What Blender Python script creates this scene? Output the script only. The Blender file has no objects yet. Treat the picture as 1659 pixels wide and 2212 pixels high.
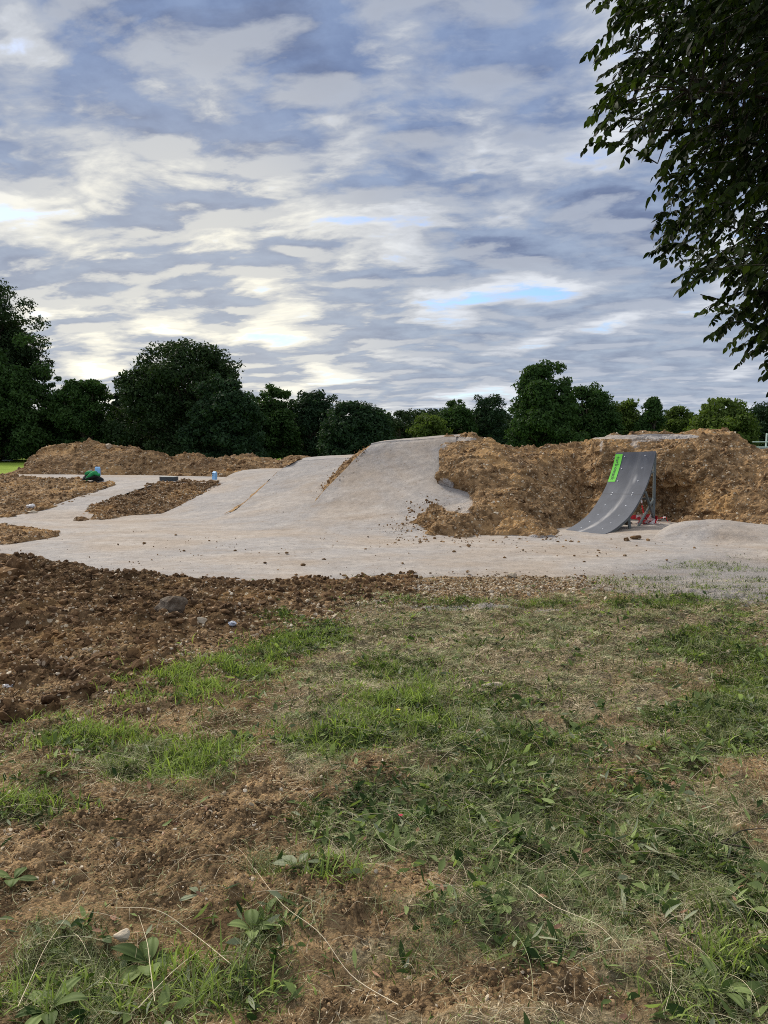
import bpy, math, random
import numpy as np
from mathutils import Vector

# ------------------------------------------------------------------ camera
F_PX, CX, CY, HOR = 1663.0, 829.5, 1106.0, 958.0      # photo read at 1659 x 2212
CAM_H = 1.55
TH = math.atan((CY - HOR) / F_PX)
scene = bpy.context.scene
COL = scene.collection
cam_d = bpy.data.cameras.new("camera"); cam = bpy.data.objects.new("camera", cam_d); COL.objects.link(cam)
cam.location = (0, 0, CAM_H); cam.rotation_euler = (math.pi/2 - TH, 0, 0)
cam_d.sensor_fit = 'AUTO'; cam_d.sensor_width = 36; cam_d.lens = 36*F_PX/2212
cam_d.clip_start = 0.05; cam_d.clip_end = 3000
scene.camera = cam

# ------------------------------------------------------------------ light and exposure
SUN_EL, SUN_AZ = math.radians(38), math.radians(-38)   # azimuth from +Y, negative = left
sun_d = bpy.data.lights.new("sun", 'SUN'); sun = bpy.data.objects.new("sun", sun_d); COL.objects.link(sun)
sun_d.energy = 3.7; sun_d.angle = math.radians(12); sun_d.color = (1.0, 0.93, 0.82)
sdir = Vector((math.sin(SUN_AZ)*math.cos(SUN_EL), math.cos(SUN_AZ)*math.cos(SUN_EL), math.sin(SUN_EL)))
sun.rotation_euler = sdir.to_track_quat('Z', 'Y').to_euler()
scene.view_settings.view_transform = 'Standard'; scene.view_settings.look = 'None'
scene.view_settings.exposure = 0.22; scene.view_settings.gamma = 1.0
scene.view_settings.use_curve_mapping = False
scene.cycles.filter_width = 1.0; scene.cycles.use_denoising = False
scene.cycles.max_bounces = 6; scene.cycles.transparent_max_bounces = 6

# ------------------------------------------------------------------ node helper
class NT:
    def __init__(s, tree): s.t = tree; s.t.nodes.clear()
    def n(s, typ, ins=None, **pr):
        nd = s.t.nodes.new(typ)
        for k, v in pr.items(): setattr(nd, k, v)
        for k, v in (ins or {}).items():
            sk = nd.inputs[k]
            if isinstance(v, bpy.types.NodeSocket): s.t.links.new(v, sk)
            else: sk.default_value = v
        return nd
    def math(s, op, a, b=0.0, c=None, clamp=False):
        i = {0: a, 1: b}
        if c is not None: i[2] = c
        return s.n('ShaderNodeMath', i, operation=op, use_clamp=clamp).outputs[0]
    def mix(s, f, a, b, blend='MIX'):
        m = s.n('ShaderNodeMix', None, data_type='RGBA', blend_type=blend, clamp_factor=True)
        for k, v in ((0, f), (6, a), (7, b)):
            if isinstance(v, bpy.types.NodeSocket): s.t.links.new(v, m.inputs[k])
            else: m.inputs[k].default_value = (*v, 1) if isinstance(v, tuple) and len(v) == 3 else v
        return m.outputs[2]
    def noise(s, vec, scale, detail=4, rough=.55, dist=0.0):
        return s.n('ShaderNodeTexNoise', {'Vector': vec, 'Scale': scale, 'Detail': detail, 'Roughness': rough, 'Distortion': dist}).outputs[0]
    def ss(s, v, a, b, c=0.0, d=1.0):
        return s.n('ShaderNodeMapRange', {0: v, 1: a, 2: b, 3: c, 4: d}, interpolation_type='SMOOTHSTEP').outputs[0]
    def lin(s, v, a, b, c=0.0, d=1.0):
        return s.n('ShaderNodeMapRange', {0: v, 1: a, 2: b, 3: c, 4: d}).outputs[0]
    def vmap(s, vec, scale=(1, 1, 1), rot=(0, 0, 0), loc=(0, 0, 0)):
        return s.n('ShaderNodeMapping', {0: vec, 1: loc, 2: rot, 3: scale}).outputs[0]
    def attr(s, name): return s.n('ShaderNodeAttribute', None, attribute_name=name)

# ------------------------------------------------------------------ sky
world = bpy.data.worlds.new("World"); scene.world = world; world.use_nodes = True
w = NT(world.node_tree)
tc = w.n('ShaderNodeTexCoord').outputs['Generated']
sx = w.n('ShaderNodeSeparateXYZ', {0: tc})
X, Y, Z = sx.outputs
zz = w.math('ADD', w.math('MAXIMUM', Z, 0.0), 0.15)
px_ = w.math('DIVIDE', X, zz); py_ = w.math('DIVIDE', Y, zz)
P2 = w.n('ShaderNodeCombineXYZ', {0: px_, 1: py_, 2: 0.0}).outputs[0]
LX, LY = -4.4, 7.7
P2 = w.vmap(P2, rot=(0, 0, math.radians(14)), loc=(LX, LY, 0))
SKY_SEED = 4.3
def cloud_density(off):
    v = w.n('ShaderNodeVectorMath', {0: P2, 1: (off[0], off[1], SKY_SEED)}, operation='ADD').outputs[0]
    v = w.vmap(v, scale=(0.78, 1.12, 1))
    wq = w.n('ShaderNodeTexNoise', {'Vector': v, 'Scale': 2.6, 'Detail': 4.0}).outputs[1]
    wv = w.n('ShaderNodeVectorMath', {0: wq, 1: (.5, .5, .5)}, operation='SUBTRACT').outputs[0]
    wv = w.n('ShaderNodeVectorMath', {0: wv, 'Scale': 0.22}, operation='SCALE').outputs[0]
    v2 = w.n('ShaderNodeVectorMath', {0: v, 1: wv}, operation='ADD').outputs[0]
    a = w.noise(v2, 1.1, 2, .5)
    b = w.noise(v2, 3.4, 4, .5)
    c = w.noise(v2, 9.0, 5, .6)
    vo = w.n('ShaderNodeTexVoronoi', {'Vector': v2, 'Scale': 3.6, 'Smoothness': .7}, feature='SMOOTH_F1', voronoi_dimensions='2D').outputs['Distance']
    cell = w.math('SUBTRACT', .85, w.math('MULTIPLY', vo, 1.0))
    d = w.math('ADD', w.math('MULTIPLY', a, .22), w.math('MULTIPLY', b, .32))
    d = w.math('ADD', d, w.math('MULTIPLY', cell, .31))
    return w.math('ADD', w.math('ADD', d, w.math('MULTIPLY', c, .24)), -.006)
D0 = cloud_density((0, 0)); D1 = cloud_density((-0.035, 0.09))
rel = w.math('SUBTRACT', D0, D1)                       # thinner towards the sun -> lit rim
thick = w.ss(D0, 0.395, 0.54)
cover = w.ss(D0, 0.32, 0.425)
lit = w.ss(rel, -0.045, 0.095)
sd = Vector((math.sin(math.radians(-15)), math.cos(math.radians(-15)), .13)).normalized()   # hidden sun low on the left
dt = w.n('ShaderNodeVectorMath', {0: tc, 1: sd[:]}, operation='DOT_PRODUCT').outputs['Value']
near = w.ss(dt, 0.94, 1.0)
near2 = w.ss(dt, 0.85, 1.0)
low = w.ss(Z, .24, .02)
bright = w.math('SUBTRACT', 1.0, thick)
bright = w.math('ADD', w.math('MULTIPLY', bright, .80), w.math('MULTIPLY', w.math('SUBTRACT', lit, .3), .52), clamp=True)
bright = w.math('ADD', bright, w.math('ADD', w.math('MULTIPLY', near, .22), w.math('MULTIPLY', low, .12)), clamp=True)
dark = w.mix(w.ss(Z, 0.06, 0.45), (.305, .365, .47), (.19, .255, .415))
dark = w.mix(w.ss(D0, .53, .62), dark, w.mix(w.ss(Z, .05, .3), (.26, .31, .41), (.155, .20, .325)))
white = w.mix(near, (.68, .71, .76), (.94, .90, .76))
grey = w.mix(w.math('MULTIPLY', near2, .45), (.39, .43, .51), (.55, .545, .52))
cn = w.noise(P2, 7.0, 5, .6)
dark = w.mix(1.0, dark, w.mix(w.ss(cn, .3, .7), (.86, .87, .90), (1.22, 1.20, 1.14)), 'MULTIPLY')
col = w.mix(w.lin(bright, 0.0, 0.50), dark, grey)
col = w.mix(w.ss(bright, .27, 1.08), col, white)
# overcast is brighter overhead; unseen cloud there and behind boosted to light the ground
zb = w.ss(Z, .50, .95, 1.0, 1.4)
col = w.mix(w.math('MULTIPLY', w.ss(Z, .50, .80), .75), col, (.48, .46, .42))
backb = w.ss(Y, -0.1, -0.9, 1.0, 1.8)  # extra sky brightness added behind the camera, out of view
skyt = w.n('ShaderNodeTexSky', None, sky_type='NISHITA', sun_disc=False, sun_elevation=SUN_EL, sun_rotation=SUN_AZ,
           air_density=1.0, dust_density=1.0, ozone_density=2.0)
gapc = w.mix(1.0, skyt.outputs[0], w.mix(w.ss(Z, .05, .4), (.72, .84, 1.0), (.60, .74, 1.0)), 'MULTIPLY')
bg_gap = w.n('ShaderNodeBackground', {0: gapc, 1: 0.15})
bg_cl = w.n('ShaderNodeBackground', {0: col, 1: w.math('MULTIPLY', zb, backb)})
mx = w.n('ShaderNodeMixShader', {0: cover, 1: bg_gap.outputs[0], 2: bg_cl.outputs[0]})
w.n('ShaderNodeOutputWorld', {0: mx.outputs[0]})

# ------------------------------------------------------------------ numpy noise
def _h(ix, iy, iz, s):
    h = (ix.astype(np.int64)*374761393 + iy.astype(np.int64)*668265263 + iz.astype(np.int64)*2147483647 + s*974711) & 0xffffffff
    h = ((h ^ (h >> 13))*1274126177) & 0xffffffff
    h = ((h ^ (h >> 15))*2246822519) & 0xffffffff
    return ((h ^ (h >> 16)) & 0xffffff)/float(0xffffff)
def vnoise(p, s=0):
    i = np.floor(p).astype(np.int64); f = p - i; f = f*f*f*(f*(f*6-15)+10)
    r = 0
    for a in (0, 1):
        wa = f[..., 0] if a else 1-f[..., 0]
        for b in (0, 1):
            wb = f[..., 1] if b else 1-f[..., 1]
            for c in (0, 1):
                wc = f[..., 2] if c else 1-f[..., 2]
                r = r + wa*wb*wc*_h(i[..., 0]+a, i[..., 1]+b, i[..., 2]+c, s)
    return r*2-1
def fbm(p, o=4, s=0, g=.5):
    r = 0; a = 1; t = 0
    for k in range(o):
        r = r + a*vnoise(p*(2.03**k)+k*7.3, s+k); t += a; a *= g
    return r/t
def worley(p, s=0):
    i = np.floor(p).astype(np.int64); f1 = np.full(p.shape[:-1], 9.); f2 = f1.copy(); idv = np.zeros(p.shape[:-1])
    for a in (-1, 0, 1):
        for b in (-1, 0, 1):
            for c in (-1, 0, 1):
                jx, jy, jz = i[..., 0]+a, i[..., 1]+b, i[..., 2]+c
                q = np.stack([jx+_h(jx, jy, jz, s), jy+_h(jx, jy, jz, s+1), jz+_h(jx, jy, jz, s+2)], -1)
                d = np.sqrt(((q-p)**2).sum(-1)); m = d < f1
                f2 = np.where(m, f1, np.minimum(f2, d)); idv = np.where(m, _h(jx, jy, jz, s+3), idv); f1 = np.where(m, d, f1)
    return f1, f2, idv
def xyz(x, y, z=0): return np.stack([np.asarray(x, float), np.asarray(y, float), np.zeros_like(np.asarray(x, float))+z], -1)

# ------------------------------------------------------------------ photo point -> world point
ct, st = math.cos(TH), math.sin(TH)
def ray(px, py):
    cx = (px-CX)/F_PX; cy = (CY-py)/F_PX
    return np.array([cx, ct+cy*st, -st+cy*ct])
def at(px, py, Dp):
    d = ray(px, py); t = Dp/d[1]
    return np.array([d[0]*t, Dp, CAM_H+d[2]*t])
def gp(px, py, z=0.0):
    d = ray(px, py); t = (z-CAM_H)/d[2]
    return np.array([d[0]*t, d[1]*t, z])
def to_px(x, y, z=0.0):
    x = np.asarray(x, float); y = np.asarray(y, float)
    zc = y*ct - (z-CAM_H)*st; yc = y*st + (z-CAM_H)*ct
    zc = np.maximum(zc, .05)
    return CX + F_PX*x/zc, CY - F_PX*yc/zc

# ------------------------------------------------------------------ object helpers
def tag(o, label=None, cat=None, group=None, kind=None):
    if label: o['label'] = label
    if cat: o['category'] = cat
    if group: o['group'] = group
    if kind: o['kind'] = kind
    return o
def empty(name, loc=(0, 0, 0), rz=0.0):
    o = bpy.data.objects.new(name, None); COL.objects.link(o); o.location = loc; o.rotation_euler = (0, 0, rz)
    o.empty_display_size = .1
    return o
def mk(name, V, Fc, mat, parent=None, smooth=True, attrs=None, matidx=None):
    """V (n,3); Fc (m,k) array or list of arrays of faces"""
    V = np.ascontiguousarray(V, np.float32)
    if not isinstance(Fc, list): Fc = [Fc]
    Fc = [np.asarray(f, np.int32) for f in Fc if len(f)]
    me = bpy.data.meshes.new(name)
    nl = sum(f.size for f in Fc); nf = sum(len(f) for f in Fc)
    me.vertices.add(len(V)); me.vertices.foreach_set('co', V.ravel())
    me.loops.add(nl); me.polygons.add(nf)
    me.loops.foreach_set('vertex_index', np.concatenate([f.ravel() for f in Fc]))
    tot = np.concatenate([np.full(len(f), f.shape[1], np.int32) for f in Fc])
    me.polygons.foreach_set('loop_start', (np.cumsum(tot)-tot).astype(np.int32))
    me.polygons.foreach_set('loop_total', tot)
    me.polygons.foreach_set('use_smooth', np.full(nf, bool(smooth)))
    for m in (mat if isinstance(mat, (list, tuple)) else [mat]): me.materials.append(m)
    if matidx is not None: me.polygons.foreach_set('material_index', np.asarray(matidx, np.int32))
    for k, v in (attrs or {}).items():
        a = me.attributes.new(k, 'FLOAT', 'POINT'); a.data.foreach_set('value', np.ascontiguousarray(v, np.float32))
    me.update(calc_edges=True)
    me.validate()
    o = bpy.data.objects.new(name, me); COL.objects.link(o)
    if parent is not None: o.parent = parent
    return o
def grid_faces(R, C, flip=False):
    a = np.arange(R*C).reshape(R, C)
    q = np.stack([a[:-1, :-1], a[:-1, 1:], a[1:, 1:], a[1:, :-1]], -1).reshape(-1, 4)
    return q[:, ::-1] if flip else q
def crom(P, m, axis=0):
    """Catmull-Rom through the control points along axis, m samples"""
    P = np.moveaxis(np.asarray(P, float), axis, 0); n = len(P)
    t = np.linspace(0, n-1, m); i = np.minimum(t.astype(int), n-2); f = (t-i)
    f = f.reshape((-1,)+(1,)*(P.ndim-1))
    p0 = P[np.maximum(i-1, 0)]; p1 = P[i]; p2 = P[i+1]; p3 = P[np.minimum(i+2, n-1)]
    r = .5*((2*p1)+(-p0+p2)*f+(2*p0-5*p1+4*p2-p3)*f*f+(-p0+3*p1-3*p2+p3)*f**3)
    return np.moveaxis(r, 0, axis)
def ctrl(rows):
    out = []
    for r in rows:
        rr = []
        for q in r:
            if isinstance(q, np.ndarray): rr.append(q)
            elif len(q) == 2: rr.append(gp(q[0], q[1]))
            else: rr.append(at(*q))
        out.append(rr)
    return np.array(out)
def surf(C, nu, nv): return crom(crom(C, nv, 0), nu, 1)
def normals(G, up=True):
    du = np.gradient(G, axis=1); dv = np.gradient(G, axis=0)
    n = np.cross(du, dv); n /= np.linalg.norm(n, axis=-1, keepdims=True)+1e-9
    return n
def clods(G, a=1.0, seed=0, f=1.0):
    """broken-earth displacement height for points G"""
    wv = np.stack([fbm(G*2.2*f, 3, seed+11), fbm(G*2.2*f+9, 3, seed+13), fbm(G*2.2*f+5, 3, seed+17)], -1)*.10/f
    Q = G+wv
    h = fbm(Q*1.1*f, 3, seed)*.15
    A1, A2, idA = worley(Q*3.2*f*np.array([1, 1, 1.5]), seed+20)
    h = h + (idA-.5)*.12*np.clip((A2-A1)*4, 0, 1) 
    md = np.clip(.5+1.9*fbm(Q*.8*f+3.3, 3, seed+60), .18, 1.25)
    B1, B2, idB = worley(Q*8.5*f, seed+30)
    h = h + md*(idB-.35)*.050*np.clip((B2-B1)*3, 0, 1)
    C1, C2, idC = worley(Q*21*f, seed+40)
    h = h + md*(idC-.4)*.030*np.clip((C2-C1)*3, 0, 1)
    h = h + fbm(Q*26*f, 3, seed+50)*.012
    return h*a

# rocks
def ico(sub):
    import bmesh
    bm = bmesh.new(); bmesh.ops.create_icosphere(bm, subdivisions=sub, radius=1)
    V = np.array([v.co[:] for v in bm.verts]); Fa = np.array([[v.index for v in f.verts] for f in bm.faces]); bm.free()
    return V, Fa
ICO1, ICO2, ICO3 = ico(1), ico(2), ico(3)
def rock_shape(base, seed, rough=.35, flat=.7, facet=True):
    V, Fa = base; rs = np.random.RandomState(seed)
    W = V.copy()
    for k in range(13 if facet else 0):                # chop with planes for angular faces
        n = rs.normal(size=3); n /= np.linalg.norm(n); d = rs.uniform(.50, .92)
        s = W@n; m = s > d; W[m] -= np.outer((s-d)[m], n)
    W = W*(1+rough*fbm(V*1.3+seed*3.1, 3, seed)[:, None])
    W = W*np.array([1, rs.uniform(.65, .95), flat*rs.uniform(.75, 1.1)])
    return W, Fa
def rotmats(n, rs, tilt=.6):
    a = rs.uniform(0, 2*np.pi, n); b = rs.normal(0, tilt, n); c = rs.normal(0, tilt, n)
    ca, sa, cb, sb, cc, sc = np.cos(a), np.sin(a), np.cos(b), np.sin(b), np.cos(c), np.sin(c)
    R = np.zeros((n, 3, 3))
    R[:, 0, 0] = ca*cb; R[:, 0, 1] = ca*sb*sc-sa*cc; R[:, 0, 2] = ca*sb*cc+sa*sc
    R[:, 1, 0] = sa*cb; R[:, 1, 1] = sa*sb*sc+ca*cc; R[:, 1, 2] = sa*sb*cc-ca*sc
    R[:, 2, 0] = -sb; R[:, 2, 1] = cb*sc; R[:, 2, 2] = cb*cc
    return R
def scatter_rocks(pos, size, rs, base=ICO1, nvar=9, tilt=.5, rough=.35, flat=.65, sink=.25):
    n = len(pos); var = rs.randint(0, nvar, n); R = rotmats(n, rs, tilt)
    Vs, Fs, T = [], [], []; off = 0
    for k in range(nvar):
        ii = np.where(var == k)[0]
        if not len(ii): continue
        W, Fa = rock_shape(base, 100+k, rough, flat)
        P = np.einsum('nij,vj->nvi', R[ii], W)*size[ii][:, None, None]+pos[ii][:, None, :]
        P[..., 2] += (size[ii]*(.5-sink))[:, None]*flat
        Vs.append(P.reshape(-1, 3)); m = len(W)
        Fs.append((Fa[None]+(np.arange(len(ii))*m)[:, None, None]+off).reshape(-1, 3)); off += len(ii)*m
        T.append(np.repeat(rs.rand(len(ii)), m))
    return np.concatenate(Vs), np.concatenate(Fs), np.concatenate(T)
def tubes(paths, radii, sides=6):
    """list of (k,3) polylines with list of radius arrays -> one mesh's V,F"""
    Vs, Fs, off = [], [], 0
    for P, r in zip(paths, radii):
        P = np.asarray(P, float); r = np.broadcast_to(np.asarray(r, float), (len(P),))
        T = np.gradient(P, axis=0); T /= np.linalg.norm(T, axis=1, keepdims=True)+1e-9
        ref = np.array([0, 0, 1.]) if abs(T[0][2]) < .9 else np.array([1., 0, 0])
        A = np.cross(T, ref); A /= np.linalg.norm(A, axis=1, keepdims=True)+1e-9; B = np.cross(T, A)
        an = np.arange(sides)*2*np.pi/sides
        R = P[:, None]+r[:, None, None]*(np.cos(an)[None, :, None]*A[:, None]+np.sin(an)[None, :, None]*B[:, None])
        k = len(P); a = np.arange(k*sides).reshape(k, sides); b = np.roll(a, -1, 1)
        q = np.stack([a[:-1], b[:-1], b[1:], a[1:]], -1).reshape(-1, 4)+off
        Vs.append(R.reshape(-1, 3)); Fs.append(q); off += k*sides
    return np.concatenate(Vs), np.concatenate(Fs)
def box(c, s, R=None):
    c = np.asarray(c, float); s = np.asarray(s, float)/2
    V = np.array([[x, y, z] for x in (-1, 1) for y in (-1, 1) for z in (-1, 1)])*s
    if R is not None: V = V@R.T
    Fa = np.array([[0, 1, 3, 2], [4, 6, 7, 5], [0, 4, 5, 1], [2, 3, 7, 6], [0, 2, 6, 4], [1, 5, 7, 3]])
    return V+c, Fa
def merge(parts):
    Vs, Fs, o = [], [], 0
    for V, Fa in parts: Vs.append(V); Fs.append(np.asarray(Fa)+o); o += len(V)
    return np.concatenate(Vs), np.concatenate(Fs)
def beam(p, q, wd, dp):
    p = np.asarray(p, float); q = np.asarray(q, float); d = q-p; L = np.linalg.norm(d); d /= L
    ref = np.array([0, 0, 1.]) if abs(d[2]) < .9 else np.array([1., 0, 0])
    a = np.cross(d, ref); a /= np.linalg.norm(a); b = np.cross(a, d)
    return box((p+q)/2, (wd, dp, L), np.stack([a, b, d], 1))

# ------------------------------------------------------------------ materials
MATS = {}
def material(name):
    m = bpy.data.materials.new(name); m.use_nodes = True; MATS[name] = m
    return m, NT(m.node_tree)
def finish(t, col, rough=.9, bump=None, bstr=.3, bdist=.01, spec=.25, extra=None):
    ins = {'Base Color': col, 'Roughness': rough, 'Specular IOR Level': spec}
    if bump is not None:
        ins['Normal'] = t.n('ShaderNodeBump', {'Strength': bstr, 'Distance': bdist, 'Height': bump}).outputs[0]
    if extra: ins.update(extra)
    b = t.n('ShaderNodeBsdfPrincipled', ins)
    t.n('ShaderNodeOutputMaterial', {0: b.outputs[0]})
    return b
def pos(t): return t.n('ShaderNodeNewGeometry').outputs['Position']
def gravel_color(t, p):
    big = t.noise(p, .35, 4, .6, .4)
    streak = t.noise(t.vmap(p, scale=(.55, 1.3, 1.3), rot=(0, 0, math.radians(-42))), 1.5, 8, .72, .5)
    fine = t.noise(p, 48, 4, .8); fine2 = t.noise(p, 7, 7, .75)
    c = t.mix(t.ss(big, .40, .60), (.365, .312, .262), (.330, .310, .296))
    c = t.mix(t.ss(streak, .45, .72), c, (.425, .385, .345))
    c = t.mix(t.ss(streak, .50, .28, 0, .7), c, (.30, .245, .195))
    f = t.math('MULTIPLY', t.lin(fine, .3, .7, .68, 1.26), t.lin(fine2, .3, .7, .80, 1.16))
    c = t.mix(1.0, c, t.n('ShaderNodeCombineXYZ', {0: f, 1: f, 2: f}).outputs[0], 'MULTIPLY')
    vo = t.n('ShaderNodeTexVoronoi', {'Vector': p, 'Scale': 14.0})
    vc = t.n('ShaderNodeSeparateColor', {0: vo.outputs['Color']})
    sp = t.math('MULTIPLY', t.math('LESS_THAN', vc.outputs[0], .07), t.math('LESS_THAN', vo.outputs['Distance'], .30))
    c = t.mix(t.math('MULTIPLY', sp, .6), c, (.20, .15, .11))
    return c, t.math('ADD', t.math('MULTIPLY', fine, .5), fine2)
def dirt_color(t, p, tone=1.0):
    a = t.noise(p, 1.1, 5, .6, .3); b = t.noise(p, 7, 6, .65); c3 = t.noise(p, 40, 4, .7); o = t.noise(p, .55, 4, .6, .6)
    c = t.mix(t.ss(b, .36, .64), (.110*tone, .067*tone, .034*tone), (.295*tone, .190*tone, .098*tone))
    c = t.mix(t.ss(a, .50, .66, 0, .75), c, (.38*tone, .235*tone, .105*tone))
    c = t.mix(t.ss(o, .56, .70, 0, .5), c, (.16*tone, .10*tone, .058*tone))
    f = t.lin(c3, .25, .75, .68, 1.28)
    c = t.mix(1.0, c, t.n('ShaderNodeCombineXYZ', {0: f, 1: f, 2: f}).outputs[0], 'MULTIPLY')
    for sc, th, rad in ((16, .10, .34), (38, .13, .36)):
        vo = t.n('ShaderNodeTexVoronoi', {'Vector': p, 'Scale': float(sc)})
        vc = t.n('ShaderNodeSeparateColor', {0: vo.outputs['Color']})
        sp = t.math('MULTIPLY', t.math('LESS_THAN', vc.outputs[0], th), t.math('LESS_THAN', vo.outputs['Distance'], rad))
        c = t.mix(t.math('MULTIPLY', sp, .75), c, (.50, .42, .30))
    return c, t.math('ADD', t.math('MULTIPLY', c3, .5), b)
m, t = material('track_gravel'); p = pos(t)
c, h = gravel_color(t, p); finish(t, c, .92, h, .45, .015, .08)
for nm, tone in (('dirt', 1.14), ('dirt_wet', .62)):
    m, t = material(nm); p = pos(t)
    c, h = dirt_color(t, p, tone)
    g, h2 = gravel_color(t, p)
    du = t.attr('dust').outputs['Fac']
    du = t.ss(t.math('ADD', du, t.math('MULTIPLY', t.math('SUBTRACT', t.noise(p, 6, 5, .7), .5), .9)), .42, .58)
    finish(t, t.mix(du, c, g), .95, h, .7, .025, .03)
m, t = material('clod'); p = pos(t)
c, h = dirt_color(t, p, 1.0); tn = t.attr('tint').outputs['Fac']
c = t.mix(1.0, c, t.mix(tn, (.70, .66, .62), (1.25, 1.2, 1.15)), 'MULTIPLY'); finish(t, c, .95, h, .5, .01, .15)
m, t = material('clod_wet'); p = pos(t)
c, h = dirt_color(t, p, .62); tn = t.attr('tint').outputs['Fac']
c = t.mix(1.0, c, t.mix(tn, (.70, .64, .60), (1.25, 1.15, 1.08)), 'MULTIPLY'); finish(t, c, .95, h, .5, .01, .15)
m, t = material('soil_crumb'); p = pos(t); tn = t.attr('tint').outputs['Fac']
c = t.mix(tn, (.060, .039, .022), (.37, .250, .138)); c = t.mix(t.ss(t.noise(p, 30, 4), .4, .7, 0, .4), c, (.27, .165, .08))
finish(t, c, .95, t.noise(p, 120, 3), .5, .004, .03)
m, t = material('stone'); p = pos(t); tn = t.attr('tint').outputs['Fac']
c = t.mix(tn, (.30, .23, .145), (.68, .59, .45)); c = t.mix(t.ss(t.noise(p, 22, 5, .7), .45, .68, 0, .7), c, (.25, .18, .11))
finish(t, c, .85, t.noise(p, 60, 5, .7), .4, .004)
m, t = material('grey_rock'); p = pos(t)
c = t.mix(t.ss(t.noise(p, 6, 6, .7), .4, .65), (.105, .075, .050), (.26, .21, .155)); finish(t, c, .9, t.noise(p, 18, 6, .7), .9, .03)

m, t = material('ground'); p = pos(t)
c, h = dirt_color(t, p, 1.0)
soil_o = t.mix(t.ss(t.noise(p, 3, 5, .65), .35, .65), (.105, .070, .039), (.38, .258, .138))
f = t.lin(t.noise(p, 60, 5, .75), .3, .7, .30, 1.6)
soil_o = t.mix(1.0, soil_o, t.n('ShaderNodeCombineXYZ', {0: f, 1: f, 2: f}).outputs[0], 'MULTIPLY')
nb = t.math('SUBTRACT', t.noise(p, 7, 8, .8), .5)
def am(name, lo=.30, hi=.70, k=1.3): return t.ss(t.math('ADD', t.attr(name).outputs['Fac'], t.math('MULTIPLY', nb, k)), lo, hi)
thc = t.mix(t.ss(t.noise(p, 45, 5, .8), .35, .65), (.085, .068, .040), (.45, .375, .235))
thc = t.mix(t.ss(t.noise(p, 2.2, 4), .42, .62, 0, .45), thc, (.19, .135, .085))
grc = t.mix(t.ss(t.noise(p, 35, 5, .8), .35, .65), (.022, .024, .012), (.14, .14, .070))
gcol, h2 = gravel_color(t, p)
cc = t.mix(am('thatch'), soil_o, thc)
cc = t.mix(am('green'), cc, grc)
cc = t.mix(am('dust', .40, .60, 1.2), cc, gcol)
far = t.mix(t.ss(t.noise(p, .25, 4), .35, .65), (.17, .25, .035), (.24, .32, .06))
cc = t.mix(t.attr('far').outputs['Fac'], cc, far)
vg = t.n('ShaderNodeTexVoronoi', {'Vector': p, 'Scale': 85.0}).outputs['Distance']; vg2 = t.n('ShaderNodeTexVoronoi', {'Vector': p, 'Scale': 190.0}).outputs['Distance']
hh = t.math('SUBTRACT', t.noise(p, 70, 6, .8), t.math('ADD', t.math('MULTIPLY', vg, .7), t.math('MULTIPLY', vg2, .3)))
finish(t, cc, .95, hh, 1.0, .012, .02)

def leafmat(name, c0, c1, trans=.35, rough=.55, spec=.3):
    m, t = material(name); tn = t.attr('tint').outputs['Fac']
    c = t.mix(tn, c0, c1)
    pb = t.n('ShaderNodeBsdfPrincipled', {'Base Color': c, 'Roughness': rough, 'Specular IOR Level': spec})
    tb = t.n('ShaderNodeBsdfTranslucent', {0: t.mix(1.0, c, (1.25, 1.35, .6), 'MULTIPLY')})
    mx = t.n('ShaderNodeMixShader', {0: trans, 1: pb.outputs[0], 2: tb.outputs[0]})
    t.n('ShaderNodeOutputMaterial', {0: mx.outputs[0]}); return m
leafmat('leaf_oak', (.012, .026, .010), (.050, .080, .032), .2, .7, .08)
leafmat('leaf_mid', (.016, .038, .012), (.065, .118, .034), .25, .7, .08)
leafmat('leaf_light', (.028, .052, .013), (.13, .18, .042), .3, .7, .08)
leafmat('leaf_blue', (.012, .028, .013), (.042, .076, .036), .2, .7, .08)
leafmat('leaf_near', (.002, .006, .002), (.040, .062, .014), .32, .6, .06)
leafmat('grass', (.028, .050, .010), (.36, .46, .12), .3, .65, .08)
leafmat('fine_grass', (.075, .095, .036), (.66, .67, .40), .2, .8, .03)
leafmat('straw', (.24, .18, .10), (.90, .78, .56), .1, .8, .03)
leafmat('weed_leaf', (.024, .050, .012), (.36, .45, .17), .3, .6, .10)
leafmat('pale_leaf', (.12, .15, .08), (.40, .42, .28), .2, .7, .15)
m, t = material('bark'); p = pos(t)
finish(t, t.mix(t.ss(t.noise(t.vmap(p, scale=(6, 6, 1.2)), 2, 5), .4, .65), (.035, .028, .020), (.10, .082, .06)), .95, t.noise(p, 20, 5), .6, .02)
m, t = material('twig_bark'); finish(t, t.mix(.5, (.02, .016, .010), (.03, .025, .015)), .95)
def plain(name, col, rough=.6, var=.15, scale=8, bump=.15, metallic=0.0):
    m, t = material(name); p = pos(t)
    c = t.mix(t.ss(t.noise(p, scale, 5, .65), .35, .7), tuple(x*(1-var) for x in col), tuple(min(1, x*(1+var)) for x in col))
    finish(t, c, rough, t.noise(p, scale*6, 4), bump, .003, .3, {'Metallic': metallic})
plain('frame_steel', (.115, .135, .135), .55); plain('bolt_zinc', (.75, .76, .78), .35, .05)
plain('sticker_green', (.16, .62, .055), .5, .05); plain('letter_dark', (.035, .06, .045), .5)
plain('tape_red', (.62, .035, .045), .45, .15); plain('tape_white', (.78, .70, .68), .45, .1)
plain('cloth_green', (.02, .27, .085), .8, .25, 14, .4); plain('cloth_black', (.010, .012, .014), .85, .2, 14, .4)
plain('cloth_grey', (.16, .17, .20), .8); plain('block_side', (.060, .066, .068), .8, .25, 30); plain('block_top', (.36, .38, .36), .8, .1)
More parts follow.
